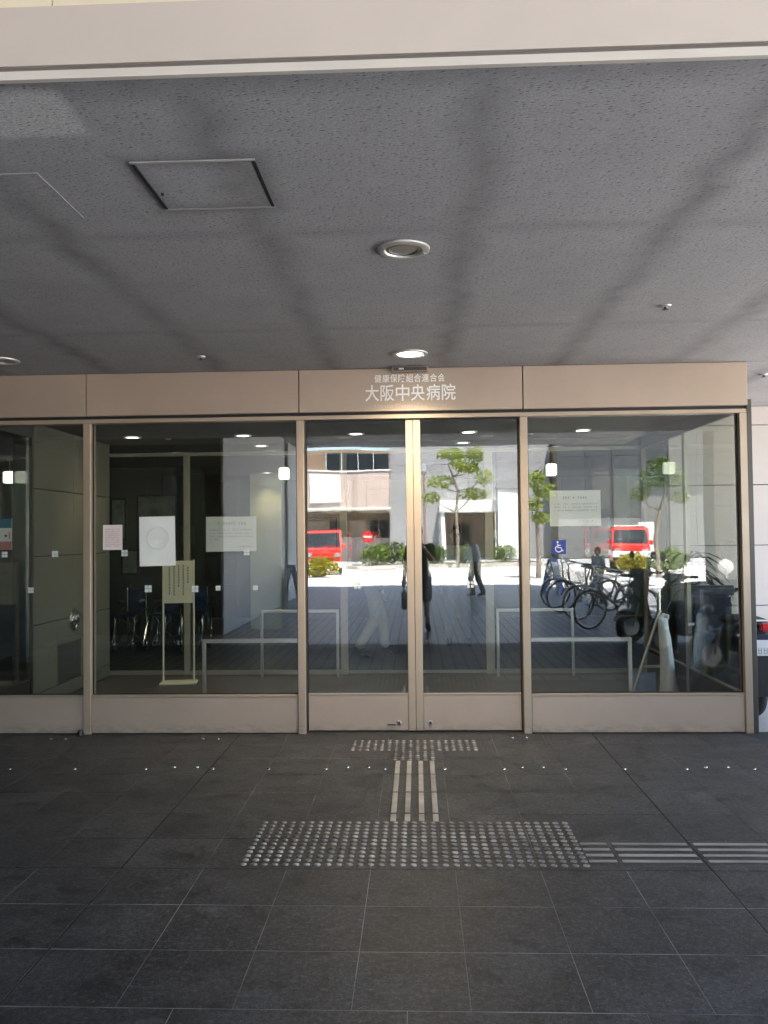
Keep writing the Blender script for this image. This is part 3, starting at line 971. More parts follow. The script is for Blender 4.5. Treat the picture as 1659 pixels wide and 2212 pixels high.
o, w, h = poster('small pink printed notice, leftmost paper on the left pane', -2.598, -2.436, 1.506, 1.713, 'paper_pink', 0, 0.046)
mb = MB()
for i in range(9):
    textline(mb, -w * .36, w * .36, h * (.14 + .085 * i), .007, .011)
mb.build('print', 'print_red', o)['kind'] = 'stuff'
o, w, h = poster('tall white sheet with a faint round emblem on the left pane', -2.289, -1.991, 1.370, 1.778, 'paper', R(-0.8), 0.046)
mb = MB()
mb.lathe([(.096, -.0105), (.096, -.0095), (.084, -.0095), (.084, -.0105), (.096, -.0105)], (0.01, 0, h * .56), 40, 'y', False)
textline(mb, -.05, .07, h * .56, .012, .014)
textline(mb, -.03, .05, h * .48, .008, .010)
mb.build('emblem', 'print_ring', o)['kind'] = 'stuff'
o, w, h = poster('wide white notice with grey lines of text between left pane and door', -1.744, -1.325, 1.483, 1.771, 'paper')
mb = MB()
textline(mb, -.11, .11, h * .80, .020, .022)
for zz, a, b in ((.62, -.18, .18), (.52, -.18, .18), (.43, -.18, .18), (.34, -.18, -.10), (.14, .06, .17)):
    textline(mb, a, b, h * zz, .010, .014)
mb.build('print', 'print_faint', o)['kind'] = 'stuff'
o, w, h = poster('wide white notice high on the right pane', 1.085, 1.497, 1.660, 1.951, 'paper')
mb = MB()
textline(mb, -.12, .10, h * .80, .018, .020)
for zz, a, b in ((.62, -.17, .17), (.53, -.17, .17), (.44, -.17, .17), (.14, .03, .14)):
    textline(mb, a, b, h * zz, .010, .014)
mb.build('print', 'print', o)['kind'] = 'stuff'
o, w, h = poster('blue, white and red notice cut by the left picture edge', -3.60, -3.382, 1.515, 1.776, 'paper')
MB().box(-w / 2, w / 2, -.0085, -.0078, h * .70, h).build('band', 'teal', o)
MB().box(-w / 2, w / 2, -.0085, -.0078, 0, h * .27).build('band', 'print_red', o)
MB().lathe([(0.012, -.0085), (0.012, -.0078)], (0.06, 0, h * .45), 12, 'y').build('pictogram', 'teal', o)
MB().box(0.085, 0.094, -.0085, -.0078, h * .36, h * .58).build('pictogram', 'print_red', o)

# wheelchair access sign
ws = thing('wheelchair_sign', 'blue square wheelchair access sticker on the right pane', 'sign', (1.150, 0.046, 1.435))
MB().box(-.0545, .0545, 0, .003, 0, .112).build('plate', 'blue', ws)
mb = MB()
mb.ell((-.012, -.002, .096), (.0075, .002, .0075), 12, 8)
mb.tube([(-.012, -.002, .084), (-.010, -.002, .052), (.014, -.002, .052), (.026, -.002, .024), (.034, -.002, .027)], .0042, 6)
mb.tube([(-.011, -.002, .070), (.012, -.002, .070)], .0036, 6)
arc = [(-.004 + .026 * math.cos(R(a)), -.002, .042 + .026 * math.sin(R(a))) for a in range(125, 350, 15)]
mb.tube(arc, .0038, 6)
mb.build('pictogram', 'white', ws)

# ================================================================== TACTILE PAVING
stud_me = MB().lathe([(0.0172, 0), (0.0160, 0.003), (0.0120, 0.005)], (0, 0, 0), 10).mesh('stud', 'stud', smooth=True)
tp = thing('tactile_pad', 'wide field of metal warning studs in the dark floor tiles', 'tactile paving', (-0.036, -2.36, 0.0005))
pts = []
for j in range(12):
    for i in range(33):
        pts.append((-0.832 + 1.664 * i / 32, -0.295 + 0.59 * j / 11))
pts.sort(key=lambda q: q[1])
for q in pts[:297]:
    link('stud', stud_me, tp, (q[0], q[1], 0))
mb = MB()
for q in pts[297:]:
    mb.lathe([(0.0172, 0), (0.0160, 0.003), (0.0120, 0.005)], (q[0], q[1], 0), 10)
o = mb.build('stud_rows', 'stud', tp, smooth=True)
o['kind'] = 'stuff'
t2 = thing('tactile_pad', 'small T-shaped field of metal warning studs at the door sill', 'tactile paving', (-0.041, -0.5, 0.0005))
for j in range(11):
    for i in range(18):
        if j < 6 or 6 <= i <= 11:
            link('stud', stud_me, t2, (-0.459 + 0.054 * i, 0.27 - 0.054 * j, 0))


def bar(parent, x0, x1, y0, y1):
    MB().box(x0, x1, y0, y1, 0.0002, 0.005).build('bar', 'bar_metal', parent, bevel=0.002)


gb = thing('guide_bars', 'four short columns of metal guide bars leading to the doors', 'tactile paving', (-0.033, -1.43, 0.0003))
for i in range(4):
    xc = -0.12 + 0.08 * i
    for (a, b) in ((-0.81, -1.12), (-1.14, -1.51), (-1.53, -1.905), (-1.925, -2.045)):
        bar(gb, xc - .016, xc + .016, b + 1.43, a + 1.43)
gb = thing('guide_bars', 'rows of long metal guide bars running off to the right', 'tactile paving', (1.5, -2.48, 0.0003))
for yb in (-2.375, -2.45, -2.525, -2.60):
    for (a, b) in ((0.82, 0.955), (0.98, 1.362), (1.395, 1.768), (1.80, 2.17), (2.20, 2.58), (2.61, 2.98)):
        bar(gb, a - 1.5, b - 1.5, yb + 2.48 - .014, yb + 2.48 + .014)

# small round floor studs in a row before the doors
fs_me = MB().lathe([(0.013, 0), (0.012, 0.003), (0.006, 0.006)], (0, 0, 0), 10).mesh('floor_stud', 'chrome', smooth=True)
FST = []
for (x, y) in [(-2.86, -1.0), (-2.40, -1.0), (-1.90, -1.0), (-1.711, -0.955), (-1.55, -0.955), (-1.43, -1.0), (-1.042, -1.0), (-0.645, -1.0), (-0.50, -0.955), (-0.355, -0.955),
               (-0.24, -1.0), (0.17, -1.0), (0.572, -1.0), (0.70, -0.955), (0.842, -0.955), (0.985, -1.0), (1.385, -1.0), (1.80, -1.0), (1.945, -0.955), (2.09, -0.955), (2.25, -1.0),
               (-1.72, -0.15), (-1.60, -0.15), (0.73, -0.13), (0.84, -0.13), (-2.95, -0.15), (-2.83, -0.15)]:
    o = link('floor_stud', fs_me, None, (x, y, 0.0005))
    FST.append(o)
far = sorted([o for o in FST if o.location.y > -.5], key=lambda o: o.location.x)
near = sorted([o for o in FST if o.location.y < -.5], key=lambda o: o.location.x)
ORD = 'first second third fourth fifth sixth seventh eighth ninth tenth eleventh twelfth thirteenth fourteenth fifteenth sixteenth seventeenth eighteenth nineteenth twentieth twenty-first'.split()
for i, o in enumerate(near):
    tag(o, 'tiny shiny floor stud, %s from the left in the long row before the doors' % ORD[i], 'floor stud', 'small metal studs in the floor')
for i, o in enumerate(far):
    tag(o, 'tiny shiny floor stud, %s from the left close to the kick panels' % ORD[i], 'floor stud', 'small metal studs in the floor')

# ================================================================== DOWNLIGHTS
def downlight(loc, label, lit, rad=0.125, power=0, warm=(1, 0.72, 0.45), group=None, spot=140):
    t = thing('downlight', label, 'ceiling light', loc, 0, group)
    k = rad / 0.125
    MB().lathe([(0.125 * k, 0.0), (0.124 * k, -0.008), (0.112 * k, -0.013), (0.092 * k, -0.011), (0.088 * k, -0.004), (0.088 * k, 0.0)], n=40, close=False).build('trim_ring', 'trim', t, smooth=True)
    if lit:
        MB().lathe([(0.0875 * k, -0.0045), (0.0875 * k, -0.0025)], n=32).build('lens', 'lamp_lit', t)
        ld = bpy.data.lights.new('lamp', 'SPOT')
        ld.energy = power
        ld.color = warm
        ld.spot_size = R(spot)
        ld.spot_blend = 0.75
        ld.spot_blend = 0.9
        ld.shadow_soft_size = 0.07
        lo = bpy.data.objects.new('lamp', ld)
        COL.objects.link(lo)
        lo.parent = t
        lo.location = (0, 0, -0.02)
    else:
        MB().lathe([(0.0875 * k, -0.0035), (0.0875 * k, -0.0015)], n=32).build('lens', 'dull_lens', t)
        MB().torus((0, 0, -0.0035), 0.07 * k, 0.004 * k, 'z', 28, 6).build('reflector', 'steel', t)
    for a in (20, 200):
        MB().lathe([(0.005 * k, -0.0155), (0.005 * k, -0.012)], (0.104 * k * math.cos(R(a)), 0.104 * k * math.sin(R(a)), 0), 8).build('screw', 'chrome', t)
    return t


M['dull_lens'] = mat('dull_lens', (0.22, 0.235, 0.22), 0.3, 0.2)
downlight((-0.046, -2.82, ZC - 0.001), 'unlit round downlight with steel ring in the middle of the soffit', False)
downlight((-0.034, -0.555, ZC - 0.001), 'lit round downlight over the lettered header', True, 0.132, 25, (1, 0.83, 0.60), spot=138)
downlight((-3.127, -0.59, ZC - 0.001), 'round downlight at the left picture edge', False)
for x, wh in ((-3.07, 'leftmost'), (-1.862, 'second from left'), (-0.643, 'third from left'), (0.565, 'fourth from left'), (1.769, 'rightmost')):
    downlight((x, 2.12, 2.699), 'lit round downlight in the vestibule ceiling, %s of five' % wh, True, 0.095, 2.8, (1, 0.86, 0.62), 'vestibule downlights', 120)
for x, wh in ((-1.858, 'left'), (0.56, 'right')):
    downlight((x, 3.14, 2.699), 'lit small downlight just behind the inner screen, %s of two' % wh, True, 0.09, 0.8, (1, 0.86, 0.62), 'lobby downlights', 120)
downlight((-2.55, 7.3, 2.699), 'lit downlight in front of the cream lobby pillar', True, 0.09, 2.5, (1, 0.86, 0.55), 'lobby downlights', 110)
for x, y, wh in ((-1.7, -8.5, 'near left'), (1.7, -8.5, 'near right'), (-1.7, -13, 'far left'), (1.7, -13, 'far right')):
    downlight((x, y, ZM - 0.001), 'unlit downlight in the high mirrored ceiling, %s of four' % wh, False, 0.16, group='downlights of the high ceiling')


for x, wh in ((-5.62, 'far left'), (-1.80, 'left of the doors'), (1.82, 'right of the doors')):
    t = thing('pendant_lamp', 'glowing white cube pendant lamp in the lobby, %s' % wh, 'lamp', (x, 4.5, 2.36), 0, 'lobby pendant lamps')
    MB().box(-.065, .065, -.065, .065, .02, .18).build('shade', 'lamp_cube', t, bevel=.012, seg=2)
    MB().lathe([(.006, .18), (.006, .33), (.035, .335), (.035, .34)], n=10).build('rod', 'steel', t)


def sprinkler(loc, label):
    t = thing('sprinkler', label, 'sprinkler', loc)
    MB().lathe([(0.036, 0), (0.034, -0.006), (0.02, -0.01)], n=16).build('cover', 'trim', t, smooth=True)
    MB().lathe([(0.008, -0.010), (0.008, -0.022), (0.020, -0.024), (0.020, -0.026)], n=12).build('head', 'frame_dark', t, smooth=True)


sprinkler((1.506, -1.721, ZC), 'small dark sprinkler head right of centre on the soffit')
sprinkler((-1.607, -0.584, ZC), 'tiny sprinkler head by the header left of the lettering')
sprinkler((3.02, 0.55, ZC), 'sprinkler head on the soffit beyond the right end of the header')
sprinkler((-2.75, 2.35, 2.70), 'sprinkler head in the vestibule ceiling between the left lamps')
sprinkler((1.25, 2.4, 2.70), 'sprinkler head in the vestibule ceiling near the right lamp')


# ================================================================== VESTIBULE FURNITURE
def guard_rail(x0, x1, y, h, label):
    t = thing('guard_rail', label, 'railing', ((x0 + x1) / 2, y, 0), 0, 'door guard rails in the vestibule')
    w = (x1 - x0) / 2
    MB().box(-w, w, -.018, .018, h - .034, h).build('top_rail', 'steel', t, bevel=.003)
    for s_ in (-1, 1):
        MB().box(s_ * w - (.032 if s_ > 0 else 0), s_ * w + (.032 if s_ < 0 else 0), -.016, .016, -.006, h - .035).build('leg', 'steel', t, bevel=.003)


guard_rail(-1.825, -0.93, 0.25, 0.742, 'low steel guard rail left of the front doors')
guard_rail(0.89, 1.765, 0.25, 0.738, 'low steel guard rail right of the front doors')
guard_rail(-1.80, -0.90, 2.72, 0.765, 'low steel guard rail left of the inner doors')
guard_rail(0.885, 1.755, 2.72, 0.76, 'low steel guard rail right of the inner doors')

ss = thing('sign_stand', 'cream standing notice board on two posts behind the left pane', 'sign stand', (-2.645, 2.37, -0.006), R(9))
MB().box(-.20, .20, -.11, .11, 0, .022).build('base_plate', 'cream', ss, bevel=.006)
for s_ in (-1, 1):
    MB().tube([(s_ * .165, 0, .02), (s_ * .165, 0, 1.36)], .011, 10).build('post', 'cream', ss, smooth=True)
bd = MB().box(-.153, .153, -.012, .004, .885, 1.350).build('board', 'cream', ss, bevel=.002)
mb = MB()
for x, a, b in ((.105, 1.28, 1.10), (.055, 1.30, 0.98), (.005, 1.30, 1.06), (-.045, 1.30, .98), (-.095, 1.28, .98)):
    z = a
    while z > b:
        g_ = .031
        mb.box(x - .010, x + .010, -.0135, -.0125, z - .006, z - .0005)
        mb.box(x - .007, x + .007, -.0135, -.0125, z - .0125, z - .009)
        mb.box(x - .003, x + .003, -.0136, -.0126, z - .019, z)
        mb.box(x - .009, x + .006, -.0135, -.0125, z - .019, z - .0155)
        z -= g_
mb.build('print', 'ink', bd)['kind'] = 'stuff'

# folded easel wrapped in plastic
ea = thing('folded_easel', 'folded metal easel with a white plastic-wrapped roll behind the right pane', 'easel', (2.36, 1.6, -0.006))
MB().tube([(-.27, -.05, .0), (-.03, 0, .66), (.035, 0, .84)], .018, 8).build('front_leg', 'steel', ea, smooth=True)
MB().tube([(.03, 0.02, .70), (.036, 0.02, 1.04)], .013, 8).build('pole', 'steel', ea, smooth=True)
MB().box(-.18, .12, -.02, .0, .275, .30).build('brace', 'steel', ea)
mb = MB()
prof = [(.105, .0, .088), (.103, .04, .094), (.098, .12, .084), (.090, .25, .072), (.082, .40, .064), (.072, .55, .058), (.058, .66, .050), (.05, .74, .050), (.05, .79, .025)]
mb.tube([(a, -.02, z) for a, z, r in prof], [r for a, z, r in prof], 14)
MB.build(mb, 'wrapped_roll', 'wrap', ea, smooth=True)
mb = MB()
for k in range(7):
    mb.ell((.055 + .03 * math.cos(k * 1.3), -.03 + .02 * math.sin(k * 2.1), .76 + .03 * math.sin(k * 1.7)), (.026, .022, .022), 8, 6)
mb.build('plastic_knot', 'wrap', ea, smooth=True)
MB().box(-.235, .0, 0.08, .095, .0, .21).build('lower_board', 'c_blue', ea)

# chrome fire hose inlet on the left wall
fi = thing('fire_inlet', 'round chrome fire hose inlet on the left panel wall', 'hose inlet', (-3.60, 1.83, 0.76))
MB().lathe([(0.122, 0.0), (0.120, 0.014), (0.10, 0.022), (0.098, 0.012)], n=32, axis='x').build('flange', 'chrome', fi, smooth=True)
for s_ in (-1, 1):
    c_ = MB().lathe([(0.045, 0.012), (0.045, 0.024), (0.038, 0.032), (0.012, 0.034)], (0, s_ * 0.048, -0.005), 20, 'x').build('cap', 'chrome', fi, smooth=True)
    for q in range(3):
        a = q * 2.09 + .4
        MB().ell((0.030, s_ * 0.048 + .036 * math.cos(a), -.005 + .036 * math.sin(a)), (.010, .010, .010), 8, 6).build('lug', 'chrome', c_)
MB().tube([(0.02, -.03, .06), (.03, 0, .075), (.02, .03, .06)], .007, 8).build('chain_bow', 'chrome', fi, smooth=True)


def framed(label, x0, x1, z0, z1, y):
    t = thing('framed_picture', label, 'picture', ((x0 + x1) / 2, y, z0))
    w, h_ = (x1 - x0) / 2, z1 - z0
    MB().box(-w, w, -.012, 0, 0, h_).build('picture', 'picture', t)
    for (a, b, c, d_) in ((-w - .03, -w - .001, -.03, h_ + .03), (w + .001, w + .03, -.03, h_ + .03), (-w, w, -.03, -.001), (-w, w, h_ + .001, h_ + .03)):
        MB().box(a, b, -.03, 0, c, d_).build('frame', 'black', t)


framed('framed picture on the lobby partition, left of the tall sheet', -4.75, -4.55, 1.60, 2.20, 6.045)
framed('framed picture on the lobby partition above the tall sheet', -4.33, -3.75, 1.45, 2.25, 6.045)
framed('small white notice holder on the lobby partition', -4.58, -4.36, 1.06, 1.40, 6.045)
framed('framed dark picture on the lobby back wall left of the doors', -2.2, -1.6, 1.25, 1.95, 9.59)


# wheelchairs
def wheelchair(loc, rz, label):
    t = thing('wheelchair', label, 'wheelchair', loc, rz, 'folded wheelchairs in the lobby')
    for s_ in (-1, 1):
        wl = MB().torus((s_ * .17, -.05, .30), .29, .014, 'x', 28, 6).build('wheel', 'rubber', t, smooth=True)
        MB().torus((s_ * .17, -.05, .30), .268, .007, 'x', 28, 5).build('rim', 'chrome', wl, smooth=True)
        mb = MB()
        for q in range(9):
            a = q * 2 * math.pi / 9
            mb.tube([(s_ * .17, -.05, .30), (s_ * .17, -.05 + .265 * math.cos(a), .30 + .265 * math.sin(a))], .002, 4)
        mb.build('spokes', 'chrome', wl)
        MB().torus((s_ * .13, .40, .08), .07, .013, 'x', 18, 6).build('caster', 'rubber', t, smooth=True)
        MB().tube([(s_ * .13, .40, .10), (s_ * .13, .40, .20), (s_ * .14, .36, .26), (s_ * .14, .36, .48), (s_ * .14, -.10, .50)], .011, 8).build('side_tube', 'chrome', t, smooth=True)
        MB().tube([(s_ * .14, -.16, .25), (s_ * .14, -.16, .88), (s_ * .14, -.27, .90)], .011, 8).build('back_tube', 'chrome', t, smooth=True)
        MB().tube([(s_ * .14, -.20, .895), (s_ * .14, -.31, .905)], .016, 8).build('grip', 'black', t, smooth=True)
        MB().box(s_ * .14 - .025, s_ * .14 + .025, -.08, .22, .68, .71).build('armrest', 'black', t, bevel=.006)
        MB().tube([(s_ * .12, .38, .42), (s_ * .12, .52, .12), (s_ * .06, .60, .10)], .010, 8).build('footrest', 'chrome', t, smooth=True)
    mb = MB()
    mb.tube([(-.14, .1, .14), (.14, .1, .46)], .009, 6)
    mb.tube([(.14, .13, .14), (-.14, .13, .46)], .009, 6)
    mb.build('cross_brace', 'chrome', t, smooth=True)
    MB().box(-.13, .13, -.14, .30, .49, .52).build('seat', 'wchair', t, bevel=.01)
    MB().box(-.13, .13, -.175, -.155, .52, .86).build('backrest', 'wchair', t, bevel=.008)


wheelchair((-4.15, 5.25, -0.008), R(180), 'folded blue wheelchair in the lobby behind the tall sheet, leftmost')
wheelchair((-3.68, 5.35, -0.008), R(172), 'folded blue wheelchair in the lobby, middle of the group')
wheelchair((-3.22, 5.25, -0.008), R(186), 'folded blue wheelchair in the lobby beside the sign stand')


# ================================================================== PEOPLE
def remesh(o, vox, smooth_it=4):
    md = o.modifiers.new('remesh', 'REMESH')
    md.mode = 'VOXEL'
    md.voxel_size = vox
    md.use_smooth_shade = True
    sm = o.modifiers.new('smooth', 'SMOOTH')
    sm.iterations = smooth_it
    sm.factor = 0.5
    return o


def person(label, loc, rz, J, top, bottom, sleeves=True, skirt=False, scale=1.0, lean=0.0, shorts=False):
    t = thing('person', label, 'person', loc, rz)
    t.scale = (scale,) * 3
    L = lambda k, s_: Vector(J[k + ('L' if s_ < 0 else 'R')])
    pel, che, nec, hd = (Vector(J[k]) for k in ('pelvis', 'chest', 'neck', 'head'))
    b = MB()
    b.ell(pel, (.145, .10, .12)).ell((pel + che) / 2, (.125, .088, .16)).ell(che, (.155, .10, .17))
    b.limb([che + Vector((0, 0, .12)), nec, hd], (.07, .05, .055))
    b.ell(hd + Vector((0, .0, .025)), (.074, .092, .10)).ell(hd + Vector((0, .028, -.045)), (.054, .062, .065))
    b.ell(hd + Vector((0, .098, -.005)), (.012, .018, .022))
    for s_ in (-1, 1):
        b.ell(hd + Vector((s_ * .076, 0, 0)), (.010, .022, .032))
        b.limb([che + Vector((s_ * .09, 0, .13)), L('sho', s_), L('elb', s_), L('wri', s_)], (.06, .056, .042, .029))
        b.limb([pel + Vector((s_ * .07, 0, -.02)), L('kne', s_), L('ank', s_)], (.088, .057, .038))
        # hand: palm and fingers, curled
        w_ = L('wri', s_)
        d_ = (w_ - L('elb', s_)).normalized()
        side = d_.cross(Vector((0, 1, 0)))
        if side.length < .1:
            side = Vector((1, 0, 0))
        side.normalize()
        nrm = side.cross(d_)
        pm = w_ + d_ * .05
        b.limb([w_, pm, w_ + d_ * .085], (.027, .036, .034))
        for q in range(4):
            a0 = w_ + d_ * .085 + side * (.027 - .018 * q)
            ln = (.062, .072, .068, .052)[q]
            b.limb([a0, a0 + d_ * ln * .55 + nrm * .008, a0 + d_ * ln * .85 + nrm * .026], (.0105, .0095, .008))
        b.limb([w_ + d_ * .03 + side * .02, w_ + d_ * .055 + side * .05 + nrm * .012, w_ + d_ * .085 + side * .052 + nrm * .028], (.013, .011, .009))
        k_ = L('ank', s_)
        tt = L('toe', s_)
        b.limb([k_, k_ * .6 + tt * .4 - Vector((0, 0, .02)), tt], (.042, .04, .03))
    remesh(b.build('body', 'skin', t, True), .0085, 3)
    # hair
    h = MB()
    h.ell(hd + Vector((0, -.018, .045)), (.086, .098, .098)).ell(hd + Vector((0, -.06, -.02)), (.074, .05, .09))
    remesh(h.build('hair', 'hair', t, True), .012, 2)
    for s_ in (-1, 1):
        MB().ell(hd + Vector((s_ * .03, .086, .012)), (.011, .006, .007), 8, 6).build('eye', 'black', t)
    MB().ell(hd + Vector((0, .088, -.055)), (.022, .006, .006), 8, 6).build('mouth', 'print_red', t)
    # top
    c = MB()
    c.ell(pel + Vector((0, 0, .03)), (.165, .118, .13)).ell((pel + che) / 2, (.15, .108, .18)).ell(che + Vector((0, 0, .0)), (.178, .118, .185))
    c.ell(che + Vector((0, 0, .14)), (.12, .085, .06))
    for s_ in (-1, 1):
        e_ = L('elb', s_)
        sh = L('sho', s_)
        if sleeves:
            w_ = L('wri', s_)
            c.limb([che + Vector((s_ * .09, 0, .12)), sh, e_, e_ * .15 + w_ * .85], (.078, .075, .058, .044))
        else:
            c.limb([che + Vector((s_ * .09, 0, .12)), sh, sh * .35 + e_ * .65], (.078, .076, .064))
    remesh(c.build('top', top, t, True), .012, 3)
    # bottom
    c = MB()
    c.ell(pel + Vector((0, 0, -.02)), (.168, .122, .13))
    for s_ in (-1, 1):
        hp = pel + Vector((s_ * .075, 0, -.03))
        kn, an = L('kne', s_), L('ank', s_)
        if shorts:
            c.limb([hp, hp * .15 + kn * .85], (.112, .10))
        else:
            c.limb([hp, kn, kn * .1 + an * .9], (.108, .078, .062))
    remesh(c.build('shorts' if shorts else 'trousers', bottom, t, True), .012, 3)
    for s_ in (-1, 1):
        an, tt = L('ank', s_), L('toe', s_)
        c = MB()
        c.limb([an - Vector((0, .0, .02)), an * .5 + tt * .5, tt], (.052, .047, .04))
        c.limb([an + (an - tt) * .25 - Vector((0, 0, .035)), an], (.036, .045))
        remesh(c.build('shoe', 'black', t, True), .012, 2)
    return t


STAND = dict(pelvis=(0, 0, .95), chest=(0, .0, 1.26), neck=(0, .0, 1.46), head=(0, .03, 1.60),
             shoL=(-.175, 0, 1.40), elbL=(-.225, -.02, 1.13), wriL=(-.235, .05, .88),
             shoR=(.175, 0, 1.40), elbR=(.225, -.02, 1.13), wriR=(.235, .05, .88),
             kneL=(-.10, .03, .50), ankL=(-.11, -.02, .09), toeL=(-.13, .13, .04),
             kneR=(.10, .03, .50), ankR=(.11, -.02, .09), toeR=(.13, .13, .04))
# photographer, mirrored in the door glass, holding the phone behind the viewpoint
J = dict(STAND, head=(-.03, .02, 1.62), elbR=(.20, .10, 1.20), wriR=(.035, .27, 1.43), wriL=(-.27, .06, .86), elbL=(-.235, -.02, 1.13))
person('person in dark clothes holding up a phone, mirrored between the doors', (0.05, -7.16, -0.002), 0, J, 'c_green', 'c_dark', False, shorts=True)
ph = thing('smartphone', 'black phone held up by the mirrored person between the doors', 'phone', (0.02, -6.79, 1.525))
MB().box(-.036, .036, -.004, .004, 0, .145).build('case', 'black', ph, bevel=.003)
MB().box(-.033, .033, -.0046, -.0041, .006, .139).build('screen', 'bld_glass', ph)
MB().lathe([(.006, .0041), (.006, .006)], (-.02, 0, .128), 12, 'y').build('lens', 'bld_glass', ph)
bgb = thing('hand_bag', 'dark bag hanging from the hand of the mirrored person between the doors', 'bag', (-0.23, -7.12, 0.36))
MB().box(-.04, .05, -.15, .15, 0, .30).build('body', 'c_dark', bgb, bevel=.02, seg=2)
MB().tube([(0.005, -.09, .29), (0.005, -.06, .40), (0.005, .06, .40), (0.005, .09, .29)], .008, 8).build('handle', 'c_dark', bgb, smooth=True)

# pedestrian walking, head bent, seen in the right door leaf
J = dict(STAND, pelvis=(0, 0, .93), chest=(0, .06, 1.22), neck=(0, .15, 1.40), head=(0, .25, 1.47),
         shoL=(-.175, .10, 1.36), shoR=(.175, .10, 1.36), elbL=(-.21, .10, 1.08), wriL=(-.20, .28, .98), elbR=(.22, .02, 1.08), wriR=(.22, .05, .84),
         kneL=(-.10, .10, .49), ankL=(-.10, .02, .09), toeL=(-.11, .18, .04), kneR=(.10, -.02, .49), ankR=(.10, -.18, .11), toeR=(.11, -.03, .04))
person('person in white shirt and black trousers walking head bent, mirrored in right door', (1.50, -14.5, 0), R(65), J, 'c_white', 'c_dark', True, scale=.95)
# child beside the bicycles
J = dict(STAND)
person('child in light blue shirt beside the bicycles, mirrored in the right pane', (4.05, -11.9, 0), R(60), J, 'c_blue', 'c_dark', False, scale=.74)
# people inside
J = dict(STAND, kneL=(-.10, .16, .50), ankL=(-.10, .20, .10), toeL=(-.11, .36, .05), kneR=(.10, .0, .50), ankR=(.10, -.24, .13), toeR=(.11, -.10, .04))
person('person in beige trousers walking inside, seen faintly in the left door', (-0.60, 4.35, -0.008), R(-70), J, 'c_dark', 'c_beige', True)
J = dict(STAND, kneL=(-.12, .12, .50), ankL=(-.13, .10, .09), toeL=(-.14, .25, .04))
person('person in slate blue trousers standing inside, seen faintly in the right door', (0.56, 5.5, -0.008), R(190), J, 'c_white', 'c_slate', True)


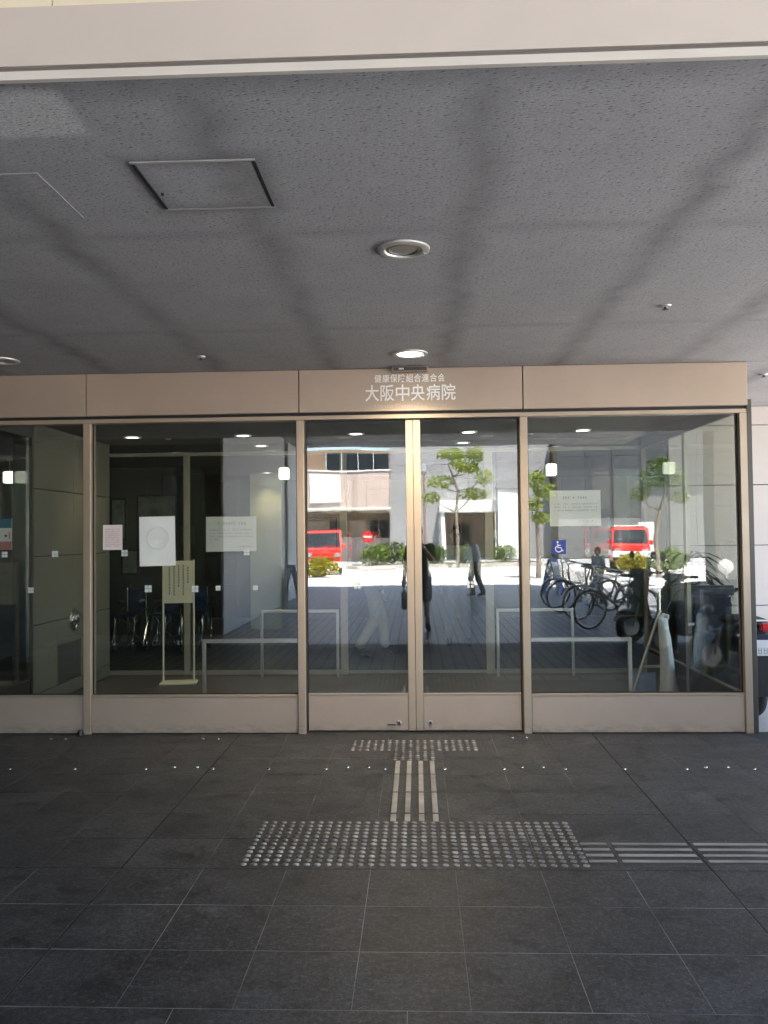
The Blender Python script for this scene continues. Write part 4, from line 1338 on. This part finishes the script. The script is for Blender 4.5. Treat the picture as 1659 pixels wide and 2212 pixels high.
# ================================================================== BICYCLES
def bicycle(loc, rz, label, frame='dkpaint', lean=0.06):
    t = thing('bicycle', label, 'bicycle', loc, rz, 'bicycles parked along the right side')
    t.rotation_euler = (0, lean, rz)
    WB, r_ = 1.06, .33
    for y in (-WB / 2, WB / 2):
        wl = MB().torus((0, y, r_), r_ - .016, .018, 'x', 36, 8).build('tyre', 'rubber', t, smooth=True)
        MB().torus((0, y, r_), r_ - .04, .009, 'x', 36, 6).build('rim', 'steel', wl, smooth=True)
        mb = MB()
        for q in range(16):
            a = q * math.pi / 8
            mb.tube([(.02 * (-1) ** q, y, r_), (0, y + (r_ - .045) * math.cos(a), r_ + (r_ - .045) * math.sin(a))], .0016, 4)
        mb.lathe([(.022, -.03), (.022, .03)], (0, y, r_), 10, 'x')
        mb.build('spokes', 'steel', wl)
        fn = [(0, y + (r_ + .018) * math.cos(R(a)), r_ + (r_ + .018) * math.sin(R(a))) for a in range(20 if y > 0 else 10, 171, 10)]
        mg = MB()
        for (p_, q_) in zip(fn[:-1], fn[1:]):
            mg.add([(-.025, p_[1], p_[2]), (.025, p_[1], p_[2]), (.025, q_[1], q_[2]), (-.025, q_[1], q_[2]),
                    (-.025, p_[1], p_[2] + .003), (.025, p_[1], p_[2] + .003), (.025, q_[1], q_[2] + .003), (-.025, q_[1], q_[2] + .003)],
                   [(0, 1, 2, 3), (4, 7, 6, 5), (0, 3, 7, 4), (1, 5, 6, 2)])
        mg.build('mudguard', 'steel', t)
    bb, hd, st = (0, -.08, .29), (0, .38, .80), (0, -.24, .78)
    mb = MB()
    mb.tube([bb, (0, .34, .64)], .019, 8).tube([bb, st], .016, 8).tube([(0, .36, .62), (0, .10, .42), (0, -.16, .52)], .015, 8)
    mb.tube([hd, (0, .345, .58)], .02, 8)
    for s_ in (-1, 1):
        mb.tube([(s_ * .045, -WB / 2, r_), bb], .009, 6).tube([(s_ * .045, -WB / 2, r_), (0, -.215, .70)], .008, 6)
        mb.tube([(s_ * .04, WB / 2, r_), (s_ * .04, .42, .62), (0, .345, .62)], .011, 6)
    mb.build('frame', frame, t, smooth=True)
    MB().tube([(-.28, .20, 1.00), (-.25, .32, 1.02), (-.06, .40, .98), (0, .375, .92), (.06, .40, .98), (.25, .32, 1.02), (.28, .20, 1.00)], .011, 8).build('handlebar', 'steel', t, smooth=True)
    MB().tube([hd, (0, .375, .93)], .013, 8).build('stem', 'steel', t, smooth=True)
    for s_ in (-1, 1):
        MB().tube([(s_ * .272, .22, 1.003), (s_ * .29, .10, .985)], .015, 8).build('grip', 'black', t, smooth=True)
    MB().tube([st, (0, -.255, .86)], .012, 8).build('seat_post', 'steel', t, smooth=True)
    s = MB()
    s.ell((0, -.30, .885), (.10, .11, .04)).ell((0, -.16, .885), (.032, .13, .025))
    s.build('saddle', 'seat', t, smooth=True)
    bk = MB()
    for k in range(5):
        z, w, d_ = .70 + .055 * k, .13 + .012 * k, .10 + .010 * k
        bk.tube([(-w, .56 - d_, z), (w, .56 - d_, z), (w, .56 + d_, z), (-w, .56 + d_, z)], .003, 4, True)
    for k in range(7):
        for s_ in (-1, 1):
            u = (k - 3) / 3
            bk.tube([(u * .13, .56 + s_ * .10, .70), (u * .178, .56 + s_ * .14, .92)], .0025, 4)
            bk.tube([(s_ * .13, .56 + u * .10, .70), (s_ * .178, .56 + u * .14, .92)], .0025, 4)
    bk.box(-.13, .13, .46, .66, .696, .70)
    bk.build('basket', 'steel', t)
    MB().box(-.07, .07, -.72, -.36, .70, .715).build('rear_rack', 'steel', t)
    ch = MB().lathe([(.085, .03), (.085, .036)], (0, -.08, .29), 20, 'x').build('chainring', 'steel', t)
    MB().tube([(.05, -.08, .29), (.055, .02, .16)], .009, 6).build('crank', 'steel', ch)
    MB().tube([(-.05, -.08, .29), (-.055, -.18, .42)], .009, 6).build('crank', 'steel', ch)
    MB().box(.06, .14, -.02, .05, .15, .17).build('pedal', 'black', t)
    MB().box(-.14, -.06, -.21, -.14, .41, .43).build('pedal', 'black', t)
    MB().tube([(-.05, -.50, .30), (-.12, -.44, .02)], .008, 6).build('kickstand', 'steel', t)
    return t


bicycle((3.35, -7.35, 0), R(68), 'bicycle with wire basket nearest the entrance, mirrored in the right pane')
bicycle((3.45, -8.75, 0), R(72), 'second bicycle of the mirrored row behind the first', 'navy')
bicycle((3.40, -10.2, 0), R(75), 'third bicycle of the mirrored row', 'dkpaint')
bicycle((3.45, -11.1, 0), R(80), 'farthest bicycle of the mirrored row beside the child', 'steel')


# ================================================================== MOTORCYCLES
def scooter(loc, rz, label, paint='dkpaint', box=False, bare=False, up=0.0):
    t = thing('scooter', label, 'motor scooter', loc, rz, 'scooters parked along the right side')
    for y in (-.60, .62):
        wl = MB().torus((0, y, .23), .175, .058, 'x', 28, 10).build('tyre', 'rubber', t, smooth=True)
        MB().lathe([(.125, -.035), (.135, 0), (.125, .035)], (0, y, .23), 20, 'x').build('rim', 'steel', wl, smooth=True)
    # rear body: loft of rounded sections
    secs = [(-.92, .11, .60, .74), (-.80, .15, .50, .78), (-.55, .18, .40, .79), (-.25, .18, .34, .77), (.0, .17, .30, .60), (.08, .15, .26, .36)]
    vs, fs = [], []
    n_ = 14
    for (y, w, z0, z1) in secs:
        for j in range(n_):
            a = 2 * math.pi * j / n_
            cx, sz_ = math.cos(a), math.sin(a)
            x = w * (abs(cx) ** .6) * (1 if cx >= 0 else -1)
            z = (z0 + z1) / 2 + (z1 - z0) / 2 * (abs(sz_) ** .6) * (1 if sz_ >= 0 else -1)
            vs.append((x, y, z))
    for i in range(len(secs) - 1):
        for j in range(n_):
            fs.append((i * n_ + j, i * n_ + (j + 1) % n_, (i + 1) * n_ + (j + 1) % n_, (i + 1) * n_ + j))
    fs += [tuple(range(n_ - 1, -1, -1)), tuple((len(secs) - 1) * n_ + j for j in range(n_))]
    MB().add(vs, fs).build('rear_body', paint, t, smooth=True)
    MB().prism([(.05, .27), (.40, .27), (.44, .33), (.05, .33)], -.17, .17).build('footboard', 'black', t, bevel=.01)
    MB().prism([(.36, .30), (.44, .30), (.52, .62), (.46, .98), (.39, .98), (.43, .62)], -.19, .19).build('leg_shield', paint, t, bevel=.025, seg=2)
    MB().prism([(.45, .62), (.62, .55), (.60, .80), (.50, .92), (.46, .92)], -.13, .13).build('front_cowl', paint, t, bevel=.03, seg=2)
    MB().ell((0, .62, .74), (.085, .05, .06)).build('headlight', 'headlamp', t, smooth=True)
    s = MB()
    s.ell((0, -.50, .81), (.15, .36, .055)).ell((0, -.18, .79), (.13, .20, .05))
    remesh(s.build('seat', 'seat', t, True), .02, 2)
    sh = [(0, .62 + .25 * math.cos(R(a)), .23 + .25 * math.sin(R(a))) for a in range(20, 166, 12)]
    mg = MB()
    for (p_, q_) in zip(sh[:-1], sh[1:]):
        mg.add([(-.075, p_[1], p_[2]), (.075, p_[1], p_[2]), (.075, q_[1], q_[2]), (-.075, q_[1], q_[2]),
                (-.07, p_[1], p_[2] + .012), (.07, p_[1], p_[2] + .012), (.07, q_[1], q_[2] + .012), (-.07, q_[1], q_[2] + .012)],
               [(0, 1, 2, 3), (4, 7, 6, 5), (0, 3, 7, 4), (1, 5, 6, 2)])
    mg.build('front_fender', paint, t)
    for s_ in (-1, 1):
        MB().tube([(s_ * .085, .62, .23), (s_ * .085, .50, .66)], .018, 8).build('fork', 'steel', t, smooth=True)
        MB().tube([(s_ * .22, .38, 1.03), (s_ * (.25 if bare else .36), .34 if bare else .30, 1.03)], .017, 8).build('grip', 'black', t, smooth=True)
        if bare:
            MB().ell((s_ * .12, -.90, .66 + up), (.03, .03, .022)).build('turn_signal', 'leaf_yellow', t, smooth=True)
            continue
        mi = MB().tube([(s_ * .18, .40, 1.05), (s_ * .25, .42, 1.20), (s_ * .30, .40, 1.26)], .007, 6).build('mirror_arm', 'black', t, smooth=True)
        MB().lathe([(.052, .0), (.058, .01), (.045, .03)], (s_ * .31, .39, 1.27), 16, 'y').build('mirror_shell', 'black', mi, smooth=True)
        MB().lathe([(.050, -.002), (.050, -.0005)], (s_ * .31, .39, 1.27), 16, 'y').build('mirror_glass', 'chrome', mi)
        MB().ell((s_ * .12, -.90, .66), (.03, .03, .022)).build('turn_signal', 'leaf_yellow', t, smooth=True)
    MB().box(-.24, .24, .36, .48, .97, 1.07).build('handlebar_cover', paint, t, bevel=.03, seg=2)
    MB().tube([(0, .48, .90), (0, .42, 1.0)], .03, 10).build('steering_head', 'black', t, smooth=True)
    MB().box(-.05 if bare else -.08, .05 if bare else .08, -.955, -.90, .67 + up, .735 + up).build('tail_light', 'red_lamp', t, bevel=.012, seg=2)
    MB().prism([(-.93, .58 + up), (-.88, .60 + up), (-.86, .24), (-.92, .22)], -.08, .08).build('rear_mudflap', 'black', t, bevel=.006)
    pl = MB().box(-.11, .11, -.965, -.958, .47 + up, .60 + up).build('number_plate', 'white', t, bevel=.002)
    mb = MB()
    for i, xx in enumerate((-.07, -.025, .025, .07)):
        mb.box(xx - .014, xx + .014, -.967, -.9655, .485 + up, .49 + up)
        mb.box(xx - .014, xx - .009, -.967, -.9655, .49 + up, .535 + up)
        mb.box(xx + .009, xx + .014, -.967, -.9655, .49 + up, .535 + up)
        mb.box(xx - .012, xx + .012, -.967, -.9655, .512 + up, .517 + up)
    mb.build('plate_print', 'print', pl)['kind'] = 'stuff'
    MB().tube([(.14, -.20, .24), (.16, -.50, .26), (.16, -.86, .32)], [.03, .052, .048], 12).build('exhaust', 'steel', t, smooth=True)
    MB().prism([(-.62, .20), (-.20, .16), (.02, .22), (.02, .36), (-.62, .36)], -.12, .02).build('engine', 'black', t, bevel=.02)
    MB().tube([(-.10, -.05, .25), (-.20, -.15, .0)], .012, 8).build('side_stand', 'steel', t)
    if box:
        MB().box(-.20, .20, -1.05, -.66, .86, 1.17).build('top_box', 'black', t, bevel=.04, seg=2)
        MB().box(-.08, .08, -1.056, -1.05, .98, 1.02).build('reflector', 'red_lamp', t)
    else:
        MB().tube([(-.14, -.62, .80), (-.13, -.95, .86), (.13, -.95, .86), (.14, -.62, .80)], .011, 8).build('grab_rail', 'steel', t, smooth=True)
    return t


scooter((2.915, 1.25, 0), R(-1), 'dark scooter with white number plate beyond the right end of the glass front', 'navy', False, True, 0.10)
scooter((3.95, -1.35, 0), R(80), 'black scooter with top box, mirrored by the right mullions', 'dkpaint', True)
scooter((3.85, -2.75, 0), R(75), 'black scooter mirrored below the potted plant', 'dkpaint')
scooter((3.75, -4.2, 0), R(78), 'dark blue scooter mirrored beside the wrapped roll', 'navy')
scooter((3.70, -5.6, 0), R(76), 'black scooter of the mirrored row next to the bicycles', 'dkpaint')

# potted plant behind the side glazing
pp = thing('potted_plant', 'dark potted plant with long drooping leaves behind the side glazing, its box enlarged to darken the view', 'plant', (2.90, 2.255, -0.003))
vs = [(-.16, -.09, 0), (.34, -.09, 0), (.34, .09, 0), (-.16, .09, 0), (-.20, -.125, .86), (.40, -.125, .86), (.40, .125, .86), (-.20, .125, .86)]
MB().add(vs, [(0, 3, 2, 1), (4, 5, 6, 7), (0, 1, 5, 4), (1, 2, 6, 5), (2, 3, 7, 6), (3, 0, 4, 7)]).build('darkening_planter', 'black', pp, bevel=.012)  # box enlarged to darken what shows through the side glass
MB().box(-.18, .38, -.105, .105, .861, .868).build('soil', 'soil', pp)
MB().tube([(0, 0, .86), (.02, .0, 1.05), (-.01, .01, 1.3)], [.025, .022, .018], 8).build('stem', 'bark', pp, smooth=True)
for k in range(34):
    a = k * 2.4
    z0 = 0.95 + 0.42 * k / 34
    ln = random.uniform(.32, .5)
    el = R(random.uniform(25, 75))
    vs, fs = [], []
    dr = Vector((math.cos(a), -abs(math.sin(a)) if math.sin(a) > .25 else math.sin(a), 0))
    sd = Vector((-math.sin(a), math.cos(a), 0))
    for q in range(6):
        u = q / 5
        p_ = Vector((0, 0, z0)) + dr * (ln * u * math.cos(el * (1 - u * .8))) + Vector((0, 0, 1)) * (ln * (u * math.sin(el) - 1.25 * u * u * .8))
        w = .022 * math.sin(math.pi * min(.98, u * .9 + .1)) + .002
        vs += [p_ - sd * w, p_ + Vector((0, 0, -.006)), p_ + sd * w]
    for q in range(5):
        fs += [(q * 3, q * 3 + 1, q * 3 + 4, q * 3 + 3), (q * 3 + 1, q * 3 + 2, q * 3 + 5, q * 3 + 4)]
    MB().add(vs, fs).build('leaf', 'palm', pp)

# ================================================================== PLAZA BEHIND THE CAMERA (seen mirrored)
def leaves(mb, c, r, n_, size, flat=1.0):
    for _ in range(n_):
        while True:
            q = Vector((random.uniform(-1, 1), random.uniform(-1, 1), random.uniform(-1, 1)))
            if .35 < q.length < 1 or (q.length < 1 and random.random() < .3):
                break
        p_ = Vector(c) + Vector((q.x * r[0], q.y * r[1], q.z * r[2]))
        u = Vector((random.gauss(0, 1), random.gauss(0, 1), random.gauss(0, .6))).normalized()
        w = u.orthogonal().normalized()
        w = (w * math.cos(random.random() * 6.3) + u.cross(w) * math.sin(random.random() * 6.3)).normalized()
        s_ = size * random.uniform(.6, 1.3)
        mb.add([p_ - u * s_, p_ - w * s_ * .38, p_ + u * s_, p_ + w * s_ * .38], [(0, 1, 2, 3)])


def tree(label, loc, trunk, pads, mt='leaf', dens=1.0, size=.09):
    t = thing('tree', label, 'tree', loc, 0, 'street trees on the plaza')
    tk = MB()
    tk.tube(trunk, [.10 - .07 * i / (len(trunk) - 1) for i in range(len(trunk))], 9)
    tr = tk.build('trunk', 'bark', t, smooth=True)
    cr = MB()
    for (c, r) in pads:
        cv = Vector(c)
        base = min((Vector(p_) for p_ in trunk), key=lambda p_: (p_ - cv).length + (2 if p_.z > cv.z else 0))
        mid = (base + cv) / 2 + Vector((random.uniform(-.1, .1), random.uniform(-.1, .1), -.12))
        MB().tube([base, mid, cv], [.045, .03, .014], 7).build('branch', 'bark', tr, smooth=True)
        leaves(cr, c, r, int(dens * 190 * r[0] * r[1] * r[2] / .12) + 80, size * 1.2)
    cr.build('crown', mt, t)
    return t


tree('open young tree with leaf clumps, mirrored in the right door', (1.9, -32.8, 0),
     [(0, 0, 0), (.02, 0, 1.4), (.0, 0, 2.7), (.12, 0, 3.6), (-.12, 0, 4.4), (-.35, 0, 5.0)],
     [((-.2, 0, 5.45), (.75, .6, .32)), ((.95, 0, 5.45), (.45, .5, .42)), ((.75, .1, 4.75), (.45, .5, .25)), ((1.3, .2, 4.3), (.42, .4, .42)),
      ((-.75, -.1, 4.15), (.75, .5, .38)), ((-1.2, .1, 3.35), (.48, .4, .26)), ((.85, -.2, 3.55), (.85, .6, .30)), ((.2, .5, 4.9), (.4, .4, .3))])
tree('slim young tree mirrored at the left edge of the right pane', (4.35, -23.2, 0),
     [(0, 0, 0), (.03, 0, 1.0), (-.02, 0, 2.0), (.05, 0, 3.0)],
     [((-.1, 0, 3.6), (.42, .4, .3)), ((.25, 0, 3.15), (.4, .4, .3)), ((-.15, .1, 2.7), (.38, .35, .25)), ((.12, 0, 2.2), (.3, .3, .22))])
tree('leafy tree mirrored between the right mullions', (8.7, -23.5, 0),
     [(0, 0, 0), (-.1, 0, 1.4), (.05, 0, 2.4), (.3, 0, 3.2)],
     [((-.2, 0, 3.5), (.5, .5, .4)), ((.5, 0, 3.6), (.5, .5, .4)), ((.1, .2, 4.0), (.5, .5, .35)), ((.8, 0, 2.9), (.4, .4, .25)), ((-.6, 0, 3.0), (.35, .4, .25))], 'leaf_dark', 1.0)
tree('round dark tree behind the pink building, mirrored in the left door', (-8.3, -62, 0),
     [(0, 0, 0), (0, 0, 3), (.1, 0, 5.5)], [((0, 0, 7.0), (2.2, 1.8, 1.3)), ((-1.5, 0, 6.4), (1.6, 1.4, 1.1)), ((1.5, 0, 6.5), (1.5, 1.4, 1.0))], 'leaf_dark', .12, .2)


def hedge(label, loc, rx, ry, h, mt):
    mt = 'leaf_hedge' if mt == 'leaf' else mt
    t = thing('shrub', label, 'shrub', loc, 0, 'clipped shrubs in the planting beds')
    mb = MB()
    leaves(mb, (0, 0, h * .52), (rx, ry, h * .52), int(420 + 420 * rx * ry), .11)
    leaves(mb, (rx * .3, 0, h * .7), (rx * .5, ry * .6, h * .4), 130, .10)
    mb.build('foliage', mt, t)
    tk = MB()
    for k in range(6):
        a = k * 1.05
        tk.tube([(0, 0, 0), (rx * .5 * math.cos(a), ry * .5 * math.sin(a), h * .6)], [.02, .008], 5)
    tk.build('stems', 'bark', t)


hedge('rounded green shrub mirrored in the middle of the left door', (-2.1, -34.6, .1), .85, .6, 1.05, 'leaf')
hedge('yellow-green shrub mirrored at the right of the left door', (-.35, -34.6, .1), .6, .55, .95, 'leaf')
hedge('low green shrub mirrored beside the door stiles', (.95, -35.2, .1), .55, .5, .9, 'leaf')
hedge('low green shrub under the open young tree', (2.55, -35.2, .1), .8, .5, .95, 'leaf')
hedge('yellow flowering shrub in front of the left red van', (-4.0, -25.6, 0), .95, .5, .75, 'leaf_yellow')
hedge('yellow-green shrub in front of the right red van', (8.35, -25.9, 0), .62, .5, .78, 'leaf_yellow')
hedge('green shrub by the white signboard at far right', (10.2, -27.5, 0), .9, .6, .9, 'leaf')
hedge('loose green shrub behind the rounded shrub', (-1.3, -36.6, .1), .9, .6, 1.15, 'leaf_dark')
hedge('green shrub at the right end of the bed', (4.4, -35.4, .1), .7, .5, .9, 'leaf')
bed = struct(MB().box(-3.4, 6.2, -37.4, -33.8, -.058, .12).build('planting_bed', 'soil'))
kb = root_struct('kerb')
for i in range(10):
    MB().box(-3.5 + .99 * i, -3.5 + .99 * i + .985, -33.79, -33.62, -.05, .17).build('kerb_stone', 'kerb', kb, bevel=.012)
drain = thing('stone_slab', 'low flat kerb slab on the bright plaza before the shrubs', 'slab', (-1.9, -32.4, 0))
MB().box(-.9, .9, -.25, .25, -.004, .14).build('slab', 'kerb', drain, bevel=.04)


# red vans
def van(loc, rz, label, band=False):
    t = thing('red_van', label, 'van', loc, rz, 'red vans on the street')
    prof = [(-1.65, .32), (-1.68, .80), (-1.62, 1.10), (-1.48, 1.76), (-1.36, 1.84), (1.10, 1.84), (1.22, 1.78), (1.52, 1.12), (1.68, 1.00), (1.70, .32)]
    MB().prism(prof, -.74, .74).build('body', 'red', t, bevel=.05, seg=2)
    MB().add([(-.64, 1.262, 1.73), (.64, 1.262, 1.73), (.68, 1.525, 1.15), (-.68, 1.525, 1.15), (-.64, 1.275, 1.735), (.64, 1.275, 1.735), (.68, 1.54, 1.155), (-.68, 1.54, 1.155)],
             [(0, 1, 2, 3), (4, 7, 6, 5), (0, 3, 7, 4), (1, 5, 6, 2), (0, 4, 5, 1), (3, 2, 6, 7)]).build('windscreen', 'bld_glass', t)
    MB().add([(-.60, -1.50, 1.70), (.60, -1.50, 1.70), (.62, -1.625, 1.16), (-.62, -1.625, 1.16), (-.60, -1.515, 1.70), (.60, -1.515, 1.70), (.62, -1.64, 1.16), (-.62, -1.64, 1.16)],
             [(0, 1, 2, 3), (4, 7, 6, 5), (0, 3, 7, 4), (1, 5, 6, 2), (0, 4, 5, 1), (3, 2, 6, 7)]).build('rear_window', 'bld_glass', t)
    for s_ in (-1, 1):
        for (a, b) in ((-1.30, -.25), (-.15, .90)):
            x0, x1 = sorted((s_ * .739, s_ * .747))
            MB().box(x0, x1, a, b, 1.16, 1.66).build('side_window', 'bld_glass', t, bevel=.003)
        MB().box(s_ * .56 - .13, s_ * .56 + .13, 1.66, 1.715, .74, .93).build('headlight', 'headlamp', t, bevel=.02, seg=2)
        MB().box(s_ * .66 - .05, s_ * .66 + .05, -1.70, -1.655, .85, 1.12).build('tail_light', 'red_lamp', t, bevel=.01)
        MB().box(s_ * .84 - .07, s_ * .84 + .07, 1.10, 1.16, 1.10, 1.28).build('wing_mirror', 'red', t, bevel=.02)
        for y in (-1.08, 1.15):
            wl = MB().torus((s_ * .66, y, .28), .20, .085, 'x', 24, 8).build('tyre', 'rubber', t, smooth=True)
            MB().lathe([(.15, -.06), (.15, .06)], (s_ * .66, y, .28), 18, 'x').build('rim', 'white', wl)
    if band:
        MB().prism([(-1.72, .56), (-1.72, .82), (1.735, .82), (1.735, .56)], -.752, .752).build('side_band', 'white', t, bevel=.02)
        MB().box(-.66, .66, -1.30, 1.05, 1.845, 1.93).build('roof_rack', 'steel', t, bevel=.02)
    MB().box(-.72, .72, 1.67, 1.76, .30, .56).build('bumper', 'black' if band else 'white', t, bevel=.03, seg=2)
    MB().box(-.72, .72, -1.75, -1.67, .30, .52).build('rear_bumper', 'white', t, bevel=.03, seg=2)
    MB().box(-.165, .165, 1.761, 1.77, .36, .52).build('number_plate', 'leaf_yellow', t)
    MB().box(-.40, .40, 1.69, 1.712, .62, .72).build('grille', 'black', t)
    for s_ in (-.3, .2):
        MB().tube([(s_, 1.545, 1.16), (s_ + .35, 1.49, 1.30)], .01, 6).build('wiper', 'black', t)


van((-4.02, -28.8, -.004), R(-6), 'red delivery van mirrored at the left edge of the left door')
van((9.15, -29.5, -.004), R(10), 'red van with white side band and roof rack, mirrored in the right pane', True)


# far buildings
pb = thing('pink_building', 'pink panelled building with dark window band, mirrored in the left door', 'building', (-5.5, -47, 0))
for i in range(5):
    for k in range(2):
        MB().box(-3.4 + 1.42 * i, -3.4 + 1.42 * i + 1.41, -.2, 0, 3.42 + 1.2 * k, 4.61 + 1.2 * k).build('facade_panel', 'pink_panel', pb, bevel=.006)
MB().box(-3.4, 3.7, -.6, -.205, 3.3, 7.2).build('wall', 'bld_brown', pb)
MB().box(-3.5, 3.8, -.3, .12, 3.30, 3.41).build('ledge', 'bld_white', pb)
MB().box(-3.5, 3.8, -.3, .06, 5.82, 5.92).build('ledge', 'bld_white', pb)
for i in range(4):
    w_ = MB().box(-.3 + 1.0 * i, .66 + 1.0 * i, -.25, -.19, 5.95, 7.0).build('window', 'bld_glass', pb)
    MB().box(-.34 + 1.0 * i, -.305 + 1.0 * i, -.19, -.14, 5.95, 7.0).build('mullion', 'bld_white', w_)
MB().box(-3.4, 3.7, -2.4, -2.2, 0, 3.29).build('back_wall', 'bld_brown', pb)
for i in range(5):
    w_ = MB().box(-3.2 + 1.4 * i, -2.1 + 1.4 * i, -2.19, -2.15, .9, 2.6).build('window', 'bld_glass' if i % 2 == 0 else 'tan', pb)
    MB().box(-2.7 + 1.4 * i, -2.62 + 1.4 * i, -2.15, -2.12, .9, 2.6).build('mullion', 'tan', w_)
MB().box(-.6, 3.7, -2.0, -1.9, 0, 1.5).build('low_wall', 'pink_panel', pb)
MB().box(-3.4, -2.9, -2.2, -.1, 0, 3.29).build('pier', 'bld_grey', pb)
MB().box(-1.45, .60, .01, .12, 3.75, 5.62).build('signboard', 'bld_white', pb, bevel=.01)
an = thing('white_annex', 'low white panelled annex mirrored right of the open young tree', 'building', (6.0, -44.6, 0))
for i in range(2):
    for k in range(4):
        MB().box(-1.0 + .95 * i, -.055 + .95 * i, -.2, 0, 1.1 * k, 1.1 * k + 1.09).build('wall_panel', 'bld_white', an, bevel=.008)
MB().box(-1.0, .9, -1.2, -.205, 0, 4.4).build('core', 'bld_grey', an)
MB().box(-1.1, 1.0, -1.3, .1, 4.41, 4.55).build('roof', 'bld_grey', an)

gbld = thing('grey_building', 'tall grey panelled building with white canopy, mirrored in the right door', 'building', (3.4, -47.5, 0))
for i in range(6):
    for k in range(8):
        if k < 3 and i in (2, 3):
            continue
        MB().box(-5.2 + 1.75 * i, -5.2 + 1.75 * i + 1.735, -.2, 0, 1.25 * k, 1.25 * k + 1.235).build('facade_panel', 'bld_grey', gbld, bevel=.008)
MB().box(-5.2, 5.3, -1.6, -.205, 3.76, 10).build('core', 'bld_brown', gbld)
MB().box(-1.7, 1.8, -1.6, -1.4, 0, 3.75).build('back_wall', 'tan', gbld)
MB().box(-1.95, 2.05, -.02, 2.2, 3.05, 3.72).build('canopy', 'bld_white', gbld, bevel=.03)
for x in (-1.75, 1.85):
    MB().box(x - .13, x + .13, 1.8, 2.06, 0, 3.04).build('canopy_post', 'bld_white', gbld)
dr_ = MB().box(-1.1, .2, -1.39, -1.3, 0, 2.5).build('door', 'bld_brown', gbld)
MB().box(-1.0, -.5, -1.29, -1.27, .2, 2.3).build('pane', 'bld_glass', dr_)
MB().box(-.4, .1, -1.29, -1.27, .2, 2.3).build('pane', 'bld_glass', dr_)

rb = thing('panelled_building', 'wide panelled building, dark above, grey below, mirrored in the right pane', 'building', (13.5, -46, 0))
for i in range(6):
    for k in range(7):
        MB().box(-4.6 + 1.75 * i, -4.6 + 1.75 * i + 1.735, -.2, 0, 1.3 * k, 1.3 * k + 1.285).build('facade_panel', 'bld_dark' if k > 2 or (k == 2 and i < 3) else 'bld_mid', rb, bevel=.008)
MB().box(-4.6, 5.9, -3, -.205, 0, 9.1).build('core', 'bld_brown', rb)

# slim brown lamp post and signs
lp = thing('lamp_post', 'slim brown lamp post mirrored beside the door stiles', 'lamp post', (0.42, -37.0, 0.12))
MB().lathe([(.12, 0), (.12, .4), (.07, .5), (.065, 4.7), (.14, 4.75), (.14, 4.85), (.05, 4.9)], n=14).build('post', 'poleb', lp, smooth=True)
MB().lathe([(.10, 4.9), (.14, 5.0), (.12, 5.25), (.02, 5.32)], n=14).build('lantern', 'headlamp', lp, smooth=True)
rs = thing('round_road_sign', 'red round road sign with a white bar mirrored in the left door', 'road sign', (-2.7, -38.5, 0))
MB().tube([(0, 0, -.05), (0, 0, 1.6)], .03, 8).build('post', 'steel', rs)
MB().lathe([(.30, 0), (.30, .012)], (0, .035, 1.55), 28, 'y').build('disc', 'red', rs)
MB().box(-.21, .21, .048, .054, 1.50, 1.60).build('bar', 'white', rs)
for k, (x, y, rz, lab) in enumerate(((-3.0, -12.75, R(68), 'blue folding signboard by the left wall, mirrored in the left pane'), (3.55, -15.2, R(-60), 'blue folding signboard mirrored beside the wheelchair sticker'))):
    sb = thing('folding_signboard', lab, 'signboard', (x, y, -.002), rz)
    for s_ in (-1, 1):
        vs = [(-.24, s_ * .02, .92), (.24, s_ * .02, .92), (.24, s_ * .22, 0), (-.24, s_ * .22, 0)]
        vs += [(a, b + s_ * .02, c) for a, b, c in vs]
        MB().add(vs, [(0, 1, 2, 3), (7, 6, 5, 4), (0, 4, 5, 1), (1, 5, 6, 2), (2, 6, 7, 3), (3, 7, 4, 0)]).build('board', 'blue' if k == 0 else 'blue', sb)
        vs = [(-.19, s_ * (.02 + .022 + .012), .84), (.19, s_ * (.02 + .022 + .012), .84), (.19, s_ * (.02 + .022 + .12), .34), (-.19, s_ * (.02 + .022 + .12), .34)]
        vs += [(a, b + s_ * .004, c) for a, b, c in vs]
        MB().add(vs, [(0, 1, 2, 3), (7, 6, 5, 4), (0, 4, 5, 1), (1, 5, 6, 2), (2, 6, 7, 3), (3, 7, 4, 0)]).build('sheet', 'paper', sb)
# white disc added in the sun to make a bright mirrored spot
tm = thing('bright_spot_disc', 'white disc on a post, added in the sun as a bright spot mirrored at the right corner', 'sign', (5.42, -8.0, -.002), R(20))
MB().lathe([(.14, 0), (.14, .03), (.03, .05), (.022, .9)], n=16).build('post', 'steel', tm, smooth=True)
MB().lathe([(.125, .022), (.13, .03), (.13, .045), (.12, .05)], (0, 0, 0.99), 28, 'y').build('disc', 'bld_white', tm, smooth=True)
ws2 = thing('white_signboard', 'tall white signboard on the plaza mirrored between the right mullions', 'signboard', (10.2, -30.5, -.004), R(10))
MB().box(-.32, .32, -.04, .04, .25, 2.1).build('panel', 'white', ws2, bevel=.01)
for s_ in (-.28, .28):
    MB().box(s_ - .03, s_ + .03, -.03, .03, 0, .249).build('foot', 'steel', ws2)
